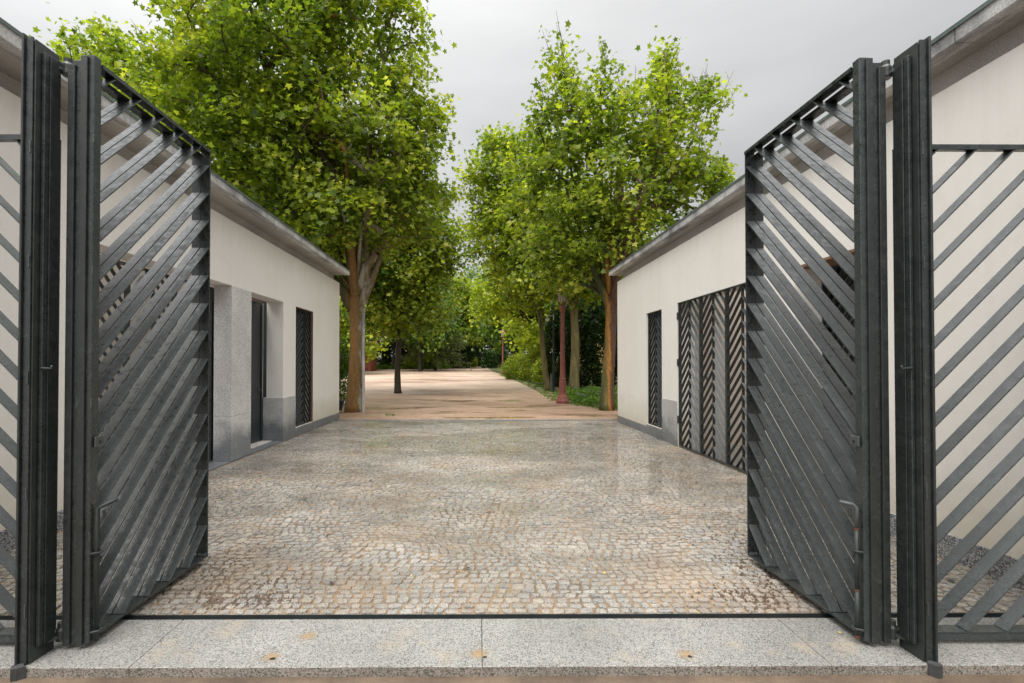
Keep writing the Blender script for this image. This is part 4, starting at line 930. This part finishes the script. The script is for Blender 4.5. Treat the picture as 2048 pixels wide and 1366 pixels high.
# ================================================================== lamps, pole, pavilion
def lamp(loc, label):
    g = empty('lamp_post', loc); tag(g, label, 'lamp post', 'red iron lamp posts')
    MB().lathe([(.27, -.05), (.27, .10), (.245, .14), (.24, .17), (.21, .20), (.205, .24), (.17, .30), (.155, .36), (.15, .38)], 16).build('base', 'lamp_red', g)
    prof = [(.148, .38), (.135, .86), (.12, .90), (.135, .94), (.135, .965), (.115, 1.0), (.118, 1.04), (.105, 1.08), (.088, 2.2), (.072, 3.45), (.085, 3.50), (.072, 3.54), (.074, 3.66), (.115, 3.74), (.13, 3.78), (.13, 3.83), (.09, 3.86)]
    s_ = MB().lathe(prof, 8).build('shaft', 'lamp_red', g)
    MB().lathe([(.10, 3.98), (.145, 4.02), (.19, 4.42), (.185, 4.44)], 8).build('glass', 'lamp_glass', g)
    mb = MB()
    for k in range(8):
        a = k * math.pi / 4; c, s = math.cos(a), math.sin(a); mb.tube([(.03 * c, .03 * s, 3.86), (.10 * c, .10 * s, 3.94), (.15 * c, .15 * s, 4.02), (.197 * c, .197 * s, 4.44)], .012, 5)
    mb.lathe([(.15, 3.985), (.16, 4.0), (.15, 4.02)], 8); mb.build('lantern_frame', 'lamp_red', g)
    MB().lathe([(.22, 4.44), (.245, 4.47), (.20, 4.55), (.11, 4.66), (.10, 4.70), (.13, 4.72), (.06, 4.78), (.03, 4.86), (.045, 4.90), (.012, 4.98)], 8).build('lantern_roof', 'lamp_top', g)
    return g
lamp((3.34, 19.2, gz(19.2)), 'tall dull red lamp post at the right edge of the path, its lantern among leaves')
lamp((2.62, 52, gz(52)), 'distant small lamp post with a salmon lantern roof beside the shrubs')
g = empty('camera_pole', (3.98, 25.6, gz(25.6))); tag(g, 'thin black pole carrying a white surveillance camera behind the lamp post', 'pole')
MB().lathe([(.07, -.02), (.07, .03), (.05, .04), (.045, 3.9), (.04, 4.0)], 10).build('pole', 'pole_black', g)
MB().bbox(-.03, .02, -.05, .05, 3.78, 4.1, .01).build('mount', 'white_plastic', g)
MB().tube([(-.03, 0, 4.02), (-.26, 0, 4.02), (-.33, 0, 3.98), (-.33, 0, 3.90)], .022, 8).build('arm', 'white_plastic', g, smooth=True)
MB().lathe([(.06, 3.90), (.10, 3.87), (.10, 3.80), (.075, 3.74), (.02, 3.71)], 12, (-.33, 0)).build('camera_dome', 'white_plastic', g, smooth=True)
MB().bbox(-.16, -.07, -.06, .06, 0, .95, .008).build('junction_box', 'zinc', g)
g = empty('pavilion', (-16.9, 62, gz(62))); tag(g, 'low red pavilion glimpsed behind the left trunk across the sand court', 'building')
MB().box(-3.2, 3.0, 0, 4, 0, 3.0).build('wall', 'red_wall', g)
for k in range(6): MB().bbox(-3.1 + k * 1.2, -3.0 + k * 1.2, -.5, -.4, 0, 3.0, .01).build('column', 'red_wall', g)
MB().box(-3.1, 3.0, -.5, -.44, .9, 1.0).box(-3.1, 3.0, -.5, -.44, .3, .36).build('railing', 'pole_black', g)
MB().prism([(-1.0, 3.0), (5, 3.0), (2, 3.9)], 0, -3.6, 3.5).build('roof', 'roof_tile', g)
g = empty('house', (13.5, 46, gz(46))); tag(g, 'ochre house glimpsed through the leaves right of the olive trunk', 'building')
MB().box(-4, 6, 0, 8, 0, 6.4).build('wall', 'ochre_wall', g)
for k in range(3): MB().box(-3 + k * 3, -1.9 + k * 3, -.03, .0, 3.4, 5.0).build('window', 'glass', g)
MB().prism([(-.6, 6.4), (8.6, 6.4), (4, 8.2)], 0, -4.5, 6.5).build('roof', 'roof_tile', g)
g = MB().lathe([(.14, 0), (.19, .22), (.215, .30), (.215, .34), (.18, .34), (.17, .28)], 14).build('plant_pot', 'pot', loc=(-4.82, 16.6, -.005), smooth=False); tag(g, 'dark blue pot at the foot of the left trunk, by the building corner', 'pot')
g = MB().box(-.035, .035, -.03, .03, -.05, 3.3).build('wooden_prop', 'fascia', loc=(-3.83, 16.15, 0)); tag(g, 'weathered grey board propped against the left trunk', 'board')

# ================================================================== litter
def litter(n, kind, mat, label, cat, seed, area, size):
    rd = random.Random(seed); mb = MB()
    for k in range(n):
        x = rd.uniform(area[0], area[1]); y = rd.uniform(area[2], area[3]); a = rd.uniform(0, 6.28); s = rd.uniform(.5, 1.3) * size; c, sn = math.cos(a), math.sin(a)
        if kind == 'stick': mb.tube([(x - c * s, y - sn * s, .008), (x, y + rd.uniform(-.1, .1) * s, .012), (x + c * s, y + sn * s, .008)], [.0035, .004, .002], 5)
        else:
            pts = [(1, 0), (.45, .42), (-.2, .5), (-1, .1), (-.4, -.35), (.4, -.5)]; mb.add([(x + s * (c * u - sn * v_), y + s * (sn * u + c * v_), .006 + rd.uniform(0, .012)) for u, v_ in pts] + [(x, y, .014)], [(i, (i + 1) % 6, 6) for i in range(6)])
    o = mb.build(cat.replace(' ', '_'), mat); tag(o, label, cat, None, 'stuff'); return o
litter(60, 'leaf', 'slate', 'dark wet leaves scattered over the setts', 'fallen leaves', 1, (-3.8, 3.8, 3.5, 13), .028)
litter(60, 'leaf', 'dry_leaf', 'small brown leaves scattered over the setts', 'fallen leaves', 2, (-3.9, 3.8, 3.2, 13), .02)
litter(26, 'leaf', 'yellow_leaf', 'tiny yellow leaves scattered over the setts', 'fallen leaves', 3, (-3.5, 3.8, 2.7, 9), .012)
litter(90, 'leaf', 'dry_leaf', 'brown leaves lying on the sand path under the trees', 'fallen leaves', 5, (-4.6, 4.4, 13.95, 16.9), .035)
litter(26, 'stick', 'wood', 'short twigs lying on the setts', 'twigs', 4, (-3.5, 3.6, 3.3, 8), .04)
def crumbs(name, label, spots, n, seed, mat='street', cat='mud'):
    rd = random.Random(seed); mb = MB()
    for k in range(n):
        cx, cy, rx, ry = spots[k % len(spots)]; x = cx + rd.gauss(0, rx); y = cy + rd.gauss(0, ry); s = rd.uniform(.003, .011)
        if y < 3.12: y = 3.12 + rd.random() * .1
        mb.add([(x - s, y - s, -.004), (x + s, y - s * .6, -.004), (x + s * .7, y + s, -.004), (x - s * .8, y + s, -.004), (x, y, s * .8)], [(0, 1, 4), (1, 2, 4), (2, 3, 4), (3, 0, 4)])
    o = mb.build(name, mat); tag(o, label, cat, None, 'stuff')
crumbs('soil_crumbs', 'dark soil and bark crumbs washed together under the left gate', [(-1.75, 3.55, .25, .12), (-2.0, 3.9, .2, .25), (-1.6, 3.3, .2, .06), (-3.2, 6.5, .3, .9)], 1500, 1)
crumbs('soil_crumbs', 'dark soil and bark crumbs washed together under the right gate', [(2.2, 3.7, .16, .2), (1.9, 3.35, .15, .08), (2.35, 4.3, .2, .25)], 900, 2)
def sandpeb():
    rd = random.Random(9); mb = MB()
    for k in range(2600):
        y = 13.9 + rd.random() ** 1.6 * 9; x = rd.uniform(-4.0, 3.8) if k < 500 else rd.uniform(-4.5, 4.3); s = rd.uniform(.006, .018)
        if k < 500: y = 13.9 - rd.random() ** 2 * .8; s *= .6
        mb.add([(x - s, y - s, gz(y) - .006), (x + s, y - s * .6, gz(y) - .006), (x + s * .7, y + s, gz(y) - .006), (x - s * .8, y + s, gz(y) - .006), (x, y, gz(y) + s * .6)], [(0, 1, 4), (1, 2, 4), (2, 3, 4), (3, 0, 4)])
    o = mb.build('gravel', 'path'); tag(o, 'loose grit on the sand path beyond the kerb', 'gravel', None, 'stuff')
sandpeb()
